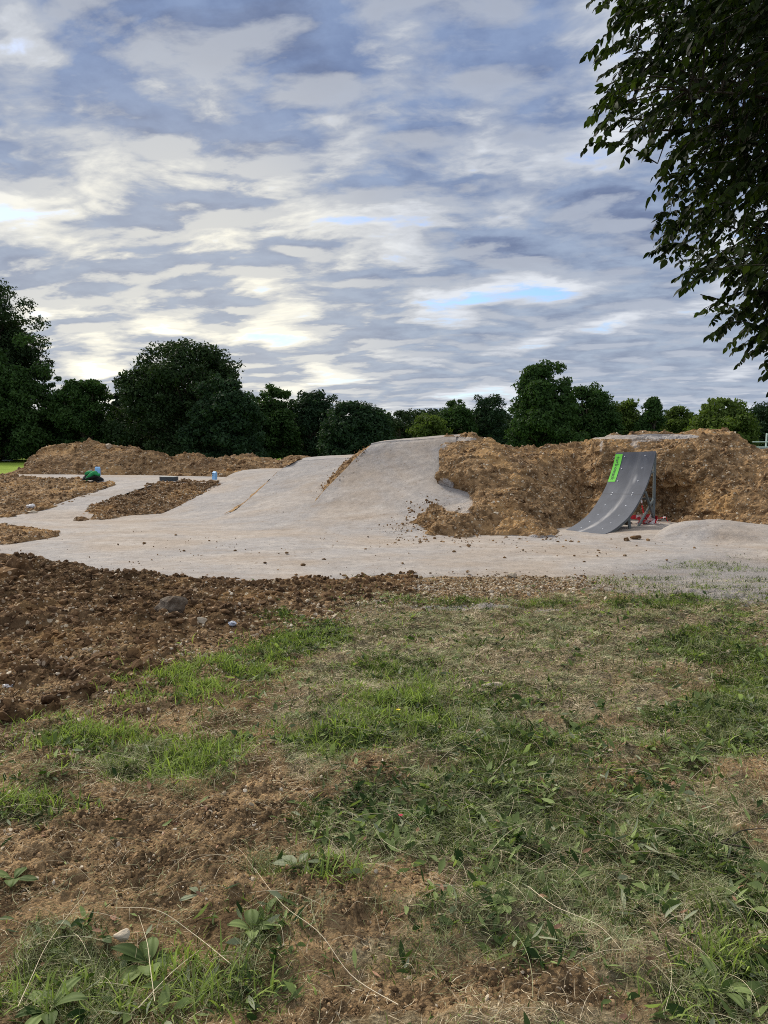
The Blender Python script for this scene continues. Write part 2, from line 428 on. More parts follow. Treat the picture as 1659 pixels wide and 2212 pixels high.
plain('blue_plastic', (.25, .50, .80), .4, .06); plain('blue_dark', (.04, .06, .12), .5)
plain('wall_grey', (.20, .20, .22), .85); plain('rail_white', (.55, .62, .62), .5); plain('petal', (.55, .07, .10), .6)
plain('yellow_petal', (.75, .60, .04), .6); plain('litter_blue', (.40, .43, .50), .5, .2, 40)
plain('paper_white', (.70, .68, .66), .6, .1, 20); plain('dead_leaf', (.30, .165, .10), .8, .3, 30)
m, t = material('ramp_deck'); p = pos(t)
u = t.attr('u').outputs['Fac']; s_ = t.attr('s').outputs['Fac']
cu = t.n('ShaderNodeCombineXYZ', {0: u, 1: s_, 2: 0.0}).outputs[0]
basec = t.mix(t.ss(t.noise(cu, 3.5, 5, .6), .35, .7), (.054, .061, .080), (.085, .094, .118))
dusty = t.ss(s_, 1.9, 0.2, 0, .50)
basec = t.mix(dusty, basec, (.165, .168, .18))
ctr = t.math('ADD', t.math('MULTIPLY', t.ss(s_, .0, 2.0), .20), .40)
ctr = t.math('ADD', ctr, t.math('MULTIPLY', t.math('SUBTRACT', t.noise(cu, 1.6, 3), .5), .16))
dd = t.math('ABSOLUTE', t.math('SUBTRACT', u, ctr))
band = t.math('MULTIPLY', t.ss(dd, .085, .0), t.lin(t.noise(t.vmap(cu, scale=(7, 1.2, 1)), 3, 5), .3, .7, .25, 1.0))
band = t.math('MULTIPLY', band, t.ss(s_, 2.0, .9, .10, .75))
basec = t.mix(band, basec, (.52, .50, .48))
sm = t.math('MULTIPLY', t.ss(t.math('ABSOLUTE', t.math('SUBTRACT', u, .66)), .06, 0), t.ss(t.math('ABSOLUTE', t.math('SUBTRACT', s_, 1.80)), .10, 0))
basec = t.mix(t.math('MULTIPLY', sm, .5), basec, (.5, .49, .48))
seam = t.math('LESS_THAN', t.math('ABSOLUTE', t.math('SUBTRACT', s_, 1.535)), .006)
basec = t.mix(seam, basec, (.04, .042, .05))
finish(t, basec, .62, t.noise(p, 90, 3), .15, .002, .4)
M = MATS

# ================================================================== GROUND MASKS (authored on the photo, stored per ground point)
def blob(px, py, L, sharp=1.0):
    r = np.zeros(np.shape(px))
    for b in L:
        cx, cy, rx, ry, s = b[:5]; an = math.radians(b[5]) if len(b) > 5 else 0
        dx, dy = px-cx, py-cy
        u = (dx*math.cos(an)-dy*math.sin(an))/rx; v = (dx*math.sin(an)+dy*math.cos(an))/ry
        r = np.maximum(r, s*np.exp(-((u*u+v*v)**1.3)*.9))
    return r
GREEN = [(280,2105,400,120,1),(90,1990,120,30,.7),(480,1985,150,35,.6),(150,2010,140,40,.6),(600,1985,120,60,.7),(350,1960,120,30,.45),(290,1492,90,38,1),(400,1470,130,48,1,12),(520,1425,120,42,1,15),(640,1385,110,28,.9,12),(590,1335,70,16,.8),
 (870,1525,150,60,1),(740,1590,120,45,.95),(950,1560,150,60,.9),(1080,1530,150,40,.7),(1080,1600,200,60,.85),
 (190,1600,140,42,1),(350,1630,170,55,1),(450,1670,110,40,.8),(80,1680,80,25,.6),(60,1745,120,34,.9),(210,1735,60,20,.6),
 (790,1760,170,80,.85),(900,1800,170,90,.9),(1000,1700,200,60,.8),(1200,1650,220,80,.75),(1500,1650,220,90,.85),(1620,1560,120,120,.9),
 (1250,1800,250,90,.85),(1400,1700,160,50,.8),(1500,1820,200,90,.75),(650,1880,110,60,.8,25),(740,1930,90,40,.6),(470,1920,110,35,.7),
 (330,2040,130,50,.95),(480,2120,180,80,1),(120,2080,180,75,.85),(60,2170,160,70,.9),(560,2010,140,40,.9,-20),(620,2080,90,50,.6),
 (950,2000,200,80,.8),(850,2090,130,60,.8),(1150,1930,220,90,.85),(1350,1950,200,80,.8),(1560,2130,160,110,1),(1600,1950,120,90,.7),
 (1150,2060,160,50,.7),(1600,1400,110,60,.9),(1500,1420,120,40,.6),(1400,1300,200,16,.6),(1100,1300,260,14,.5),(1300,1580,150,40,.6),
 (1470,1540,120,60,.7),(840,1440,120,25,.35),(700,1640,60,30,.7),(1400,2080,120,70,.5),(300,2190,260,40,.7)]
SOIL = [(190,1790,300,90,1),(330,1850,330,90,1),(120,1890,250,80,.9),(560,1740,90,70,.95),(480,1790,160,70,.9),(700,1960,120,90,1,-20),
 (805,1672,75,32,1.1),(1410,1622,40,14,1),(1140,1682,30,12,1),(1330,1690,170,22,.7),(1650,1660,40,30,.5),(850,1900,90,30,.8),(640,1700,70,30,.7),
 (100,1500,260,90,1),(300,1450,220,60,.9),(1100,1262,150,26,1),(960,1270,130,22,.9),(620,1830,80,60,.5),(1100,2130,300,50,.75),(820,2180,230,50,.8),
 (200,1985,60,20,.5),(1130,1600,40,10,.5),(1600,1800,60,20,.5)]
THATCH = [(900,1600,120,50,.6),(650,1800,90,60,.5),(1300,1850,240,60,.9),(1050,1950,140,40,.9),(950,1880,110,40,.7),(1500,2020,160,50,.9),(760,2050,100,50,.8),(1230,1580,180,30,.8),(1350,1330,320,30,.8),(1100,1400,420,90,1),(1450,1360,300,80,.9),(850,1440,230,70,.9),(1200,1500,350,70,.8),(700,1540,130,60,.9),(1080,1800,400,120,.7),(1400,1750,300,120,.8),
 (1200,2000,400,100,.7),(1500,1600,200,60,.6),(640,1650,60,80,.8),(450,2190,300,60,.4),(100,2180,200,60,.5),(600,2150,200,60,.5),(1000,1340,300,40,.8),(1500,1900,250,150,.8),(1000,1600,200,80,.7)]
DUSTB = [(1010,1312,130,5,.9),(1180,1316,60,5,.6),(900,1268,40,8,1),(1350,1268,90,14,.7)]
def masks(x, y):
    px, py = to_px(x, y)
    n = fbm(xyz(x*1.7, y*1.7), 4, 3)
    fz = 1663/np.maximum(y, 1.2)
    wx, wy = fbm(xyz(x*4.1, y*4.1), 3, 71)*.11*fz, fbm(xyz(x*4.1, y*4.1), 3, 75)*.11*fz*np.clip(1.5/np.maximum(y, 1.2), 0, .7)
    px0, py0 = px, py; px, py = px+wx, py+wy
    so = blob(px, py, SOIL); th = blob(px, py, THATCH); gr = blob(px, py, GREEN)
    px, py = px0, py0
    # pale dust of the track spreading over the ground on the right
    edge = np.interp(px, [-400, 1080, 1200, 1260, 1420, 1659, 1900], [0, 0, 1250, 1272, 1292, 1308, 1312])
    near_e = np.clip((edge-py)/55+.55, 0, 1)*np.where(px > 1130, 1, 0)
    du = np.maximum(near_e*(1-.22*np.clip((py-1185)/90, 0, 1)), blob(px, py, DUSTB))
    inside = (y < 13) & (y > .5)
    du = np.where(inside, du, 0)
    so = np.maximum(so, np.clip((1555-py-(px-100)*.25)/60, 0, 1)*np.clip((800+100*n-px)/180, 0, 1))
    base_th = np.clip(.55+.25*n, 0, 1)
    th = np.maximum(th, base_th*np.clip((px+120*n-480)/260, .35, 1))
    th = th*(1-np.clip(so*1.3-.25, 0, 1))
    gr = np.clip(gr*.86+.75*n*(gr > .15), 0, 1)*(1-.9*np.clip(blob(px, py, SOIL[12:18]), 0, 1))
    far = np.clip((np.hypot(x, y)-22)/5, 0, 1)
    return dict(soil=so, thatch=th, green=gr, dust=du, far=far)
def ground_z(x, y):
    p = xyz(x, y)
    r = np.hypot(x, y)
    nearw = np.clip((13-y)/4, 0, 1)*np.clip((r-.2), 0, 1)
    z = fbm(p*.9, 3, 5)*.040*nearw*np.clip((8.2-y)/1.5, 0, 1)
    z = z + fbm(p*4.2, 2, 8)*.030*nearw*np.clip((8.6-y)/1.0, 0, 1)
    z = z + fbm(p*12, 3, 6)*.030*nearw*np.clip((8.8-y)/1.0, 0, 1)
    z = z - .012*np.clip((y-8.6)/.8, 0, 1)*(r < 30)
    return z
# ground sheet: fine in front, coarse elsewhere
rows = np.concatenate([np.geomspace(.35, 1.5, 14)[:-1], np.geomspace(1.5, 9.5, 620)[:-1], np.geomspace(9.5, 60, 110)[:-1], np.geomspace(60, 1500, 22)])
ang = np.radians(np.concatenate([np.linspace(-180, -48, 34)[:-1], np.linspace(-48, -31, 90)[:-1], np.linspace(-31, 31, 700)[:-1], np.linspace(31, 48, 90)[:-1], np.linspace(48, 180, 34)]))
RR, AA = np.meshgrid(rows, ang, indexing='ij')
gx, gy = RR*np.sin(AA), RR*np.cos(AA)
mk_ = masks(gx, gy)
gz = ground_z(gx, gy)
soilw = np.clip(mk_['soil']*1.4-.4, 0, 1)*np.clip((9-gy)/2, 0, 1)*(gy > 0)
sel = soilw > 0.02
pp = xyz(gx[sel], gy[sel]); f1, f2, idc = worley(pp*26, 7); g1, g2, idg = worley(pp*70, 9)
gz[sel] += soilw[sel]*((idc-.35)*.036*np.clip((f2-f1)*3, 0, 1)+(idg-.4)*.014*np.clip((g2-g1)*3, 0, 1))
mpx, mpy = to_px(gx, gy)                              # little molehills of orange soil
hill = blob(mpx, mpy, [(805, 1672, 80, 34, .05), (1410, 1622, 40, 14, .02), (700, 1950, 120, 90, .035, -20), (540, 1730, 90, 60, .03)])
gz += np.where(gy > 0, hill, 0)
V = np.stack([gx, gy, gz], -1).reshape(-1, 3)
hub = len(V); V = np.vstack([V, [[0, 0, 0]]])
fan = np.stack([np.full(len(ang)-1, hub), np.arange(1, len(ang)), np.arange(0, len(ang)-1)], -1)
g = mk('ground', V, [grid_faces(*gx.shape), fan], M['ground'], attrs={k: np.append(v.ravel(), 0) for k, v in mk_.items()})
tag(g, kind='structure')
def soil_height(x, y):                                 # approximate surface height for scattering
    px, py = to_px(x, y)
    return ground_z(x, y)+blob(px, py, [(805, 1672, 80, 34, .05), (1410, 1622, 40, 14, .02), (700, 1950, 120, 90, .035, -20), (540, 1730, 90, 60, .03)])

# ================================================================== PALE TRACK
def gravel_bump(G, a=1.0): return (fbm(G*1.3, 3, 61)*.018+fbm(G*12, 3, 62)*.004)*a
ne = [(-500,1188),(-250,1188),(-60,1192),(60,1200),(150,1225),(300,1248),(450,1268),(600,1270),(750,1262),(870,1253),(1000,1249),(1130,1249),(1240,1250),(1400,1228),(1560,1205),(1750,1190),(2000,1180)]
nearE = crom(np.array([gp(a, b) for a, b in ne]), 420)
nearE[:, 1] += fbm(nearE*5, 4, 2)*.10
farE = nearE.copy(); farE[:, 1] = 19.5; farE[:, 0] = nearE[:, 0]*19.5/nearE[:, 1]*.85
tt = np.linspace(0, 1, 260)[:, None, None]**1.4
G = nearE[None]*(1-tt)+farE[None]*tt
G[..., 2] = .056*np.clip(tt[..., 0]*22, 0, 1)**.5-.034+gravel_bump(G)*np.clip(tt[..., 0]*6, 0, 1)
G[0, :, 2] = -.05
tr = mk('track', G.reshape(-1, 3), grid_faces(*G.shape[:2]), M['track_gravel']); tag(tr, kind='structure')

def gravel_patch(name, C, nu=160, nv=200, parent=None, mat='track_gravel', amp=1.0, dirt=False, seed=0):
    G = surf(ctrl(C), nu, nv); N = normals(G)
    if np.mean(N[..., 2]) < 0: N = -N
    h = clods(G, amp, seed) if dirt else gravel_bump(G, amp)
    G = G+N*h[..., None]
    if not dirt: G[:8, :, 2] -= (.07*(1-np.arange(8)/8))[:, None]
    F_ = grid_faces(nv, nu)
    o = mk(name, G.reshape(-1, 3), F_, M[mat], parent, attrs={'dust': np.zeros(nu*nv)})
    return o, G, N

# ---- big jump ramp
tall = empty('jump_ramp', gp(800, 1150)*np.array([1, 1, 0]))
def rel_(o, root):                                     # keep world place when parented to an Empty at its base
    o.parent = root; o.matrix_parent_inverse.identity()
    me = o.data; n = len(me.vertices); a = np.empty(n*3, np.float32); me.vertices.foreach_get('co', a)
    a = a.reshape(-1, 3)-np.array(root.location[:], np.float32); me.vertices.foreach_set('co', a.ravel()); me.update()
    return o
def fixmat_world(): pass
C = [[(560,1185),(700,1195),(830,1200),(960,1200),(1060,1200)],
     [(600,1152),(700,1158),(800,1163),(910,1168),(1040,1168)],
     [(668,1096,15.0),(740,1108,14.6),(830,1116,14.2),(930,1120,13.9),(1030,1120,13.9)],
     [(700,1060,15.7),(765,1066,15.4),(850,1070,15.1),(940,1072,14.85),(1015,1068,14.9)],
     [(740,1020,16.3),(792,1022,16.15),(865,1024,15.95),(948,1026,15.75),(990,1020,15.9)],
     [(772,986,16.7),(815,985,16.65),(875,983,16.55),(943,982,16.5),(985,978,16.6)],
     [(798,964,17.0),(830,958,17.0),(885,954,17.0),(938,949.5,17.0),(985,947,17.1)],
     [(806,957,17.25),(835,953,17.25),(887,949.5,17.25),(940,946,17.25),(990,944.5,17.4)],
     [(835,964,18.6),(860,962,18.6),(900,959,18.6),(945,955,18.6),(1000,950,18.8)],
     [(835,1060,22.5),(860,1060,22.5),(900,1060,22.5),(945,1060,22.5),(1000,1060,22.5)]]
o, _, _ = gravel_patch('riding_surface', C, 220, 300); rel_(o, tall)
C = [[(664,1106,15.25),(671,1102,15.08),(679,1099,15.1)],
     [(692,1074,15.95),(704,1067,15.65),(717,1056,15.8)],
     [(702,1050,16.8),(727,1036,16.4),(755,1014,16.4)],
     [(724,1023,17.4),(750,1006,16.9),(787,979,16.8)],
     [(738,1004,18.0),(768,988,17.3),(807,961,17.1)],
     [(775,987,19.2),(798,970,18.6),(815,957,17.4)],
     [(790,990,22.),(830,975,21.5),(840,962,19.9)],
     [(790,1040,24.),(830,1040,23.5),(840,1040,22.9)]]
o, Gs, Ns = gravel_patch('side_bank', C, 60, 260, mat='dirt', amp=.7, dirt=True, seed=3); rel_(o, tall)
def bank_clods(G, n, lo, hi, root, seed, jit=.07):
    rs = np.random.RandomState(seed); P = G[:int(len(G)*.78)].reshape(-1, 3); P = P[rs.choice(len(P), n)]+rs.normal(0, jit, (n, 3))*np.array([1, .8, .25])
    V, Fa, Tn = scatter_rocks(P, lo*(hi/lo)**(rs.rand(n)**2), rs, ICO1, tilt=.5, sink=.35)
    k = mk('clods', V, Fa, M['clod'], smooth=False, attrs={'tint': Tn}); rel_(k, root); k['kind'] = 'stuff'
bank_clods(Gs[50:], 700, .010, .04, tall, 5, .05)
tag(tall, 'tallest pale gravel jump ramp, flat topped, with bare dirt spoil heap against its right side', 'dirt jump', 'gravel jump ramps side by side')
# ---- middle ramp
midr = empty('jump_ramp', gp(560, 1138)*np.array([1, 1, 0]))
C = [[(330,1165),(430,1172),(520,1180),(620,1185),(720,1180)],
     [(400,1142),(460,1147),(530,1150),(610,1152),(700,1152)],
     [(492,1110,15.6),(540,1106,15.5),(600,1102,15.4),(668,1098,15.4),(740,1094,15.4)],
     [(529,1085,16.5),(575,1078,16.5),(630,1070,16.5),(700,1060,16.6),(750,1056,16.7)],
     [(562,1056,17.3),(610,1047,17.3),(665,1036,17.4),(734,1024,17.5),(775,1018,17.7)],
     [(600,1020,18.2),(640,1015,18.2),(690,1008,18.2),(752,1002,18.2),(790,998,18.4)],
     [(630,1001,18.7),(665,997,18.7),(708,994,18.7),(760,992,18.7),(800,990,18.8)],
     [(645,995,19.1),(680,992,19.1),(715,990,19.1),(768,988,19.1),(805,987,19.1)],
     [(665,994,21.5),(700,991,21.5),(730,990,21.5),(778,988,21.5),(810,987,21.5)],
     [(665,1060,25),(700,1060,25),(730,1060,25),(778,1060,25),(810,1060,25)]]
o, _, _ = gravel_patch('riding_surface', C, 180, 260); rel_(o, midr)
C = [[(487,1114,15.8),(491,1112,15.72),(497,1110,15.7)],
     [(524,1089,16.8),(528,1086,16.62),(534,1084,16.6)],
     [(557,1062,17.7),(562,1058,17.5),(568,1055,17.4)],
     [(588,1036,18.9),(596,1029,18.5),(606,1018,18.3)],
     [(594,1025,20.0),(615,1012,19.2),(634,999,18.6)],
     [(612,1015,21.2),(632,1004,20.2),(650,993,19.3)],
     [(640,1020,24),(655,1012,23.),(670,995,21.8)]]
o, Gm, _ = gravel_patch('side_bank', C, 40, 200, mat='dirt', amp=.4, dirt=True, seed=5); rel_(o, midr)
bank_clods(Gm[120:], 160, .008, .03, midr, 6, .03)
tag(midr, 'middle pale gravel jump ramp, lower than the tall one to its right', 'dirt jump', 'gravel jump ramps side by side')
# ---- low left ramp
lowr = empty('jump_ramp', gp(380, 1135)*np.array([1, 1, 0]))
C = [[(200,1150),(300,1158),(400,1165),(520,1172),(620,1172)],
     [(255,1133),(320,1139),(400,1142),(470,1142),(560,1142)],
     [(330,1116,16.2),(375,1116,16.05),(440,1113,15.95),(498,1109,15.9),(560,1104,15.9)],
     [(385,1094,17.2),(420,1092,17.0),(475,1088,16.9),(533,1083,16.9),(590,1078,17)],
     [(432,1066,18.5),(465,1063,18.3),(512,1059,18.1),(562,1056,18.0),(610,1050,18.2)],
     [(470,1042,19.4),(498,1040,19.3),(540,1036,19.2),(590,1030,19.2),(630,1026,19.4)],
     [(496,1026,20.2),(522,1022,20.2),(560,1019,20.2),(604,1016,20.2),(640,1014,20.4)],
     [(512,1020,20.8),(535,1018,20.8),(568,1016,20.8),(610,1014,20.8),(645,1013,20.9)],
     [(530,1019,23.5),(550,1017,23.5),(580,1015,23.5),(620,1014,23.5),(650,1013,23.5)],
     [(530,1050,26),(550,1050,26),(580,1050,26),(620,1050,26),(650,1050,26)]]
o, _, _ = gravel_patch('riding_surface', C, 160, 240); rel_(o, lowr)
tag(lowr, 'lowest gravel jump ramp at left, bluish grey surface, beside light blue carton', 'dirt jump', 'gravel jump ramps side by side')
# ---- platform and the path climbing to it
C = [[(40,1045,21.2),(120,1046,21.1),(240,1052,20.1),(330,1058,19.2),(400,1058,19.2),(500,1058,19.2)],
     [(40,1034,21.5),(120,1033,21.4),(240,1037,20.4),(330,1041,19.35),(400,1041,19.3),(500,1041,19.3)],
     [(40,1030,22.2),(120,1030,22.1),(240,1032,21.5),(330,1034,21),(400,1035,21),(500,1035,21)],
     [(40,1027,23.2),(120,1027,23.2),(240,1028,23),(330,1028.5,23),(400,1030,23),(500,1032,22.4)],
     [(40,1060,25),(120,1060,25),(240,1060,25),(330,1060,25),(400,1060,25),(500,1060,25)]]
pl, _, _ = gravel_patch('platform_path', C, 240, 120, amp=.6); tag(pl, kind='structure')
C = [[(-120,1150),(-10,1152),(110,1158),(240,1160)],
     [(-60,1128,15.15),(20,1130,15.1),(100,1134,15.0),(190,1136,14.9)],
     [(40,1112,16.0),(85,1112,15.95),(140,1113,15.9),(200,1115,15.8)],
     [(112,1092,17.1),(150,1092,17.1),(185,1091,17.1),(222,1090,17.0)],
     [(164,1075,17.95),(200,1072,17.95),(235,1069,17.95),(270,1067,17.9)],
     [(215,1055,19.0),(250,1053,18.9),(290,1050,18.8),(332,1046,18.7)],
     [(250,1038,20.4),(280,1038,20.2),(310,1038,20.0),(350,1038,19.8)],
     [(252,1033,21.4),(285,1033.5,21.3),(315,1034,21.2),(355,1035,21)]]
pa, _, _ = gravel_patch('climbing_path', C, 120, 220, amp=.6); tag(pa, kind='structure')

# ================================================================== DIRT MOUNDS
def mound(name, C, nu, nv, label, cat, seed, amp=1.0, group=None, mat='dirt', nclod=2500, nstone=900, sz=(.02, .09), dustfn=None, dz=0.0, uamp=(1, 1), f=1.0, clodmat='clod'):
    Cc = ctrl(C); G = surf(Cc, nu, nv); N = normals(G)
    if np.mean(N[..., 2]) < 0: N = -N
    h = clods(G, amp, seed, f)*np.interp(np.linspace(0, 1, nu), np.linspace(0, 1, len(uamp)), uamp)[None]
    v = np.linspace(0, 1, nv)[:, None]; u = np.linspace(0, 1, nu)[None]
    if dustfn is not None:
        pxa, pya = to_px(G[..., 0], G[..., 1], G[..., 2]); h = h*(1-.72*np.clip(dustfn(pxa, pya, G)*1.3-.3, 0, 1))
    G = G+N*(h)[..., None]; G[..., 2] += dz*np.minimum(1, np.sin(np.pi*v)*2.5)
    G[:4, :, 2] -= (.06*(1-np.arange(4)/4))[:, None]
    px, py = to_px(G[..., 0], G[..., 1], G[..., 2])
    du = dustfn(px, py, G) if dustfn is not None else np.zeros(px.shape)
    base = Cc.reshape(-1, 3).mean(0); base[2] = 0
    o = mk(name, G.reshape(-1, 3), grid_faces(nv, nu), M[mat], attrs={'dust': du.ravel()})
    o.data.polygons.foreach_set('use_smooth', np.zeros(len(o.data.polygons), bool))
    tag(o, label, cat, group)
    rs = np.random.RandomState(seed+77)
    Gf = G.reshape(-1, 3); area = np.linalg.norm(np.cross(np.gradient(G, axis=1), np.gradient(G, axis=0)), axis=-1).ravel()
    zok = (Gf[:, 2] > .0)&(du.ravel() < .3); area = area*zok; area /= area.sum()
    for nm, cnt, mt, lo, hi, bs in (('clods', nclod, clodmat, sz[0], sz[1], ICO2 if mat == 'dirt_wet' else ICO1), ('stones', nstone, 'stone', sz[0]*.6, sz[1]*.50, ICO1)):
        if not cnt: continue
        ii = rs.choice(len(Gf), cnt, p=area)
        size = lo*(hi/lo)**(rs.rand(cnt)**2.8)
        V, Fa, T = scatter_rocks(Gf[ii], size, rs, bs, tilt=.5, sink=.30)
        k = mk(nm, V, Fa, M[mt], o, smooth=False, attrs={'tint': T}); k['kind'] = 'stuff'
    return o, G
DG = 'loose dirt mounds around the track'
# right big spoil heap
def dust6(px, py, G):
    d = blob(px, py, [(985,1085,40,24,.9),(962,1050,22,22,.75),(1000,1103,20,8,.7),(1350,944,110,5,1.1),(1430,943,90,6,1.1),(1372,962,16,22,.55),(1300,962,9,22,.55),(1400,952,60,5,.55),(975,948,60,5,1.1),(960,965,22,14,.5),(1140,1160,160,7,.55),(1320,1150,160,14,.6),(1140,975,60,2,.5)])
    return d
C6 = [[(868,1150,13.25),(950,1168,12.6),(1035,1171,12.45),(1110,1172,12.4),(1180,1171,12.45),(1222,1163,12.9),(1285,1150,13.9),(1370,1136,14.9),(1440,1132,15.0),(1500,1136,14.2),(1580,1150,13.3),(1659,1162,12.7),(1790,1178,12.2)],
      [(872,1141,13.6),(950,1157,12.75),(1035,1160,12.65),(1110,1162,12.6),(1180,1160,12.7),(1228,1150,13.4),(1287,1138,14.3),(1372,1122,15.3),(1441,1117,15.4),(1502,1122,14.7),(1582,1132,13.8),(1661,1142,13.2),(1790,1160,12.6)],
      [(915,1102,13.95),(975,1120,13.1),(1045,1120,13.2),(1120,1125,13.2),(1190,1128,13.6),(1242,1128,14.5),(1292,1115,14.9),(1376,1104,15.75),(1446,1098,15.6),(1506,1095,14.9),(1586,1100,14.1),(1664,1112,13.6),(1790,1135,13)],
      [(950,1066,15.35),(1000,1075,14.95),(1055,1075,14.15),(1125,1080,14.2),(1200,1085,14.8),(1256,1088,15.8),(1300,1075,15.5),(1377,1072,15.95),(1449,1062,15.7),(1510,1055,15.1),(1586,1058,14.5),(1664,1080,13.9),(1790,1105,13.3)],
      [(950,1020,15.5),(1000,1030,15),(1060,1030,15),(1130,1040,15.2),(1200,1045,15.8),(1260,1045,16.4),(1302,1035,15.8),(1376,1030,15.8),(1450,1020,15.5),(1515,1015,15.2),(1585,1015,15),(1664,1046,14.4),(1790,1072,13.7)],
      [(948,982,16.3),(997,982,16.1),(1060,985,16),(1130,1002,16.2),(1200,1003,16.6),(1262,998,16.9),(1300,985,16.2),(1376,980,16.1),(1450,976,15.9),(1515,972,15.7),(1583,968,15.6),(1660,1006,15),(1790,1040,14.2)],
      [(946,952,17.0),(1000,949,17.1),(1062,959,17),(1127,979,17.1),(1196,977,17.4),(1262,965,17.5),(1296,952,17),(1378,946,17),(1450,943,17),(1515,940,16.7),(1580,939,16.3),(1650,979,15.8),(1780,1020,15)],
      [(946,950,18.0),(1000,949,18.1),(1062,958,18),(1127,978,18.2),(1196,976,18.4),(1262,964,18.4),(1296,952,18),(1378,946,18),(1450,944,18),(1515,941,17.7),(1580,941,17.3),(1650,980,16.8),(1780,1020,16)],
      [(946,1060,21),(1000,1060,21),(1062,1060,21),(1127,1060,21),(1196,1060,21),(1262,1060,21),(1296,1060,21),(1378,1060,21),(1450,1060,21),(1515,1060,21),(1580,1060,20),(1650,1060,20),(1780,1060,19)]]
m6, G6 = mound('spoil_heap', C6, 620, 380, 'large ochre spoil heap behind the grey kicker ramp, gravel dusted along its top', 'dirt mound', 200, 1.15, DG, nclod=4200, nstone=6500, sz=(.008, .085), dustfn=dust6)
rsq = np.random.RandomState(44); n = 420
fp = np.array([(880,1128),(905,1105),(925,1150),(868,1143),(900,1160),(1000,1166),(1100,1168),(1200,1166),(930,1090),(1010,1108)])
qq = fp[rsq.randint(0, len(fp), n)]+rsq.normal(0, 1, (n, 2))*np.array([26, 9])
dq = np.array([gp(a, b)[1] for a, b in qq])
PQ = np.array([at(a, b, np.interp(b, [1085, 1120, 1145, 1160], [13.9, 13.4, 13.1, 12.75])) if b < 1160 else gp(a, b, .02) for a, b in qq])
V, Fa, Tn = scatter_rocks(PQ, .010*(4.5**(rsq.rand(n)**2)), rsq, ICO1, tilt=.5, sink=.3)
k = mk('clods', V, Fa, M['clod'], m6, smooth=False, attrs={'tint': Tn}); k['kind'] = 'stuff'; k.name = 'fallen_clods'
# back left heap
xs = [-120,-60,-10,55,80,110,140,170,235,290,345,370,400,450,500,560,635,700]
ys = [1060,1045,1032,1010,988,976,971,963,963,968,984,990,981,989,995,994,994,1004]
C1 = [[(x, max(y+18, 1040), 22.9) for x, y in zip(xs, ys)], [(x, max(y+14, 1030), 23.1) for x, y in zip(xs, ys)],
      [(x, .55*y+.45*1030 if y < 1025 else y+5, 23.8) for x, y in zip(xs, ys)], [(x, .15*y+.85*y+(1030-y)*.14, 24.5) for x, y in zip(xs, ys)], [(x, y, 25.1) for x, y in zip(xs, ys)],
      [(x, y+1, 26.0) for x, y in zip(xs, ys)], [(x, 1045, 29) for x in xs]]
m1, _ = mound('spoil_heap', C1, 520, 200, 'long brown spoil heap with a pale boulder on its crest, behind the left platform', 'dirt mound', 300, 1.5, DG, nclod=3600, nstone=3200, sz=(.014, .12), f=.75)
# left mound beside the path
C2 = [[(-260,1140,15.0),(-100,1134,15.3),(0,1127,15.6),(60,1114,16.1),(122,1096,17.0),(170,1080,17.7),(215,1062,18.6),(250,1048,19.4)],
      [(-260,1126,15.6),(-100,1122,15.8),(0,1116,16.0),(60,1104,16.6),(122,1087,17.4),(166,1072,18.1),(212,1056,19.0),(246,1043,19.9)],
      [(-260,1090,17.4),(-100,1088,17.4),(0,1082,17.6),(60,1076,17.9),(120,1066,18.5),(160,1057,19.0),(205,1048,19.6),(243,1040,20.2)],
      [(-260,1055,19.6),(-100,1052,19.8),(0,1050,19.9),(60,1047,20.0),(120,1044,20.3),(160,1042,20.5),(200,1040,20.6),(241,1037,20.7)],
      [(-260,1036,21.2),(-100,1033,21.4),(0,1031,21.5),(60,1034,21.4),(120,1034.5,21.3),(160,1035,21.2),(200,1035.5,21.1),(238,1035.5,21)],
      [(-260,1032,23.5),(-100,1028,23.5),(0,1028,23.2),(60,1042,22.2),(120,1043,22.0),(160,1044,21.9),(200,1044,21.8),(238,1044,21.6)]]
m2, _ = mound('dirt_bank', C2, 360, 220, 'sloping stony dirt bank left of the climbing path, below the green jacket', 'dirt mound', 400, .75, DG, nclod=3500, nstone=2200, sz=(.018, .075), f=1.2)
C3 = [[(158,1127,15.2),(225,1131,15.1),(290,1128,15.9),(372,1107,16.9),(432,1073,18.3),(480,1047,19.1)],
      [(166,1122,15.5),(228,1124,15.4),(290,1120,16.2),(370,1100,17.1),(428,1068,18.5),(476,1045,19.2)],
      [(172,1114,15.8),(232,1106,16.0),(290,1098,16.7),(362,1082,17.5),(415,1060,18.6),(470,1043.5,19.25)],
      [(190,1102,16.5),(240,1090,16.8),(292,1078,17.3),(352,1066,17.9),(405,1053,18.7),(465,1042.5,19.3)],
      [(212,1091,17.1),(256,1073,17.5),(298,1060,18.1),(345,1050,18.6),(398,1046,18.9),(460,1042,19.35)],
      [(222,1088,17.3),(268,1066,18.0),(315,1050,18.7),(342,1043,19.0),(395,1042,19.3),(460,1041,19.5)],
      [(232,1096,17.5),(280,1078,18.3),(325,1062,19.0),(350,1054,19.4),(395,1054,19.7),(460,1054,19.9)]]
m3, _ = mound('dirt_bank', C3, 300, 200, 'stony dirt bank between the climbing path and the lowest ramp, under the grey block', 'dirt mound', 500, .7, DG, nclod=3500, nstone=2000, sz=(.018, .08), f=1.2)
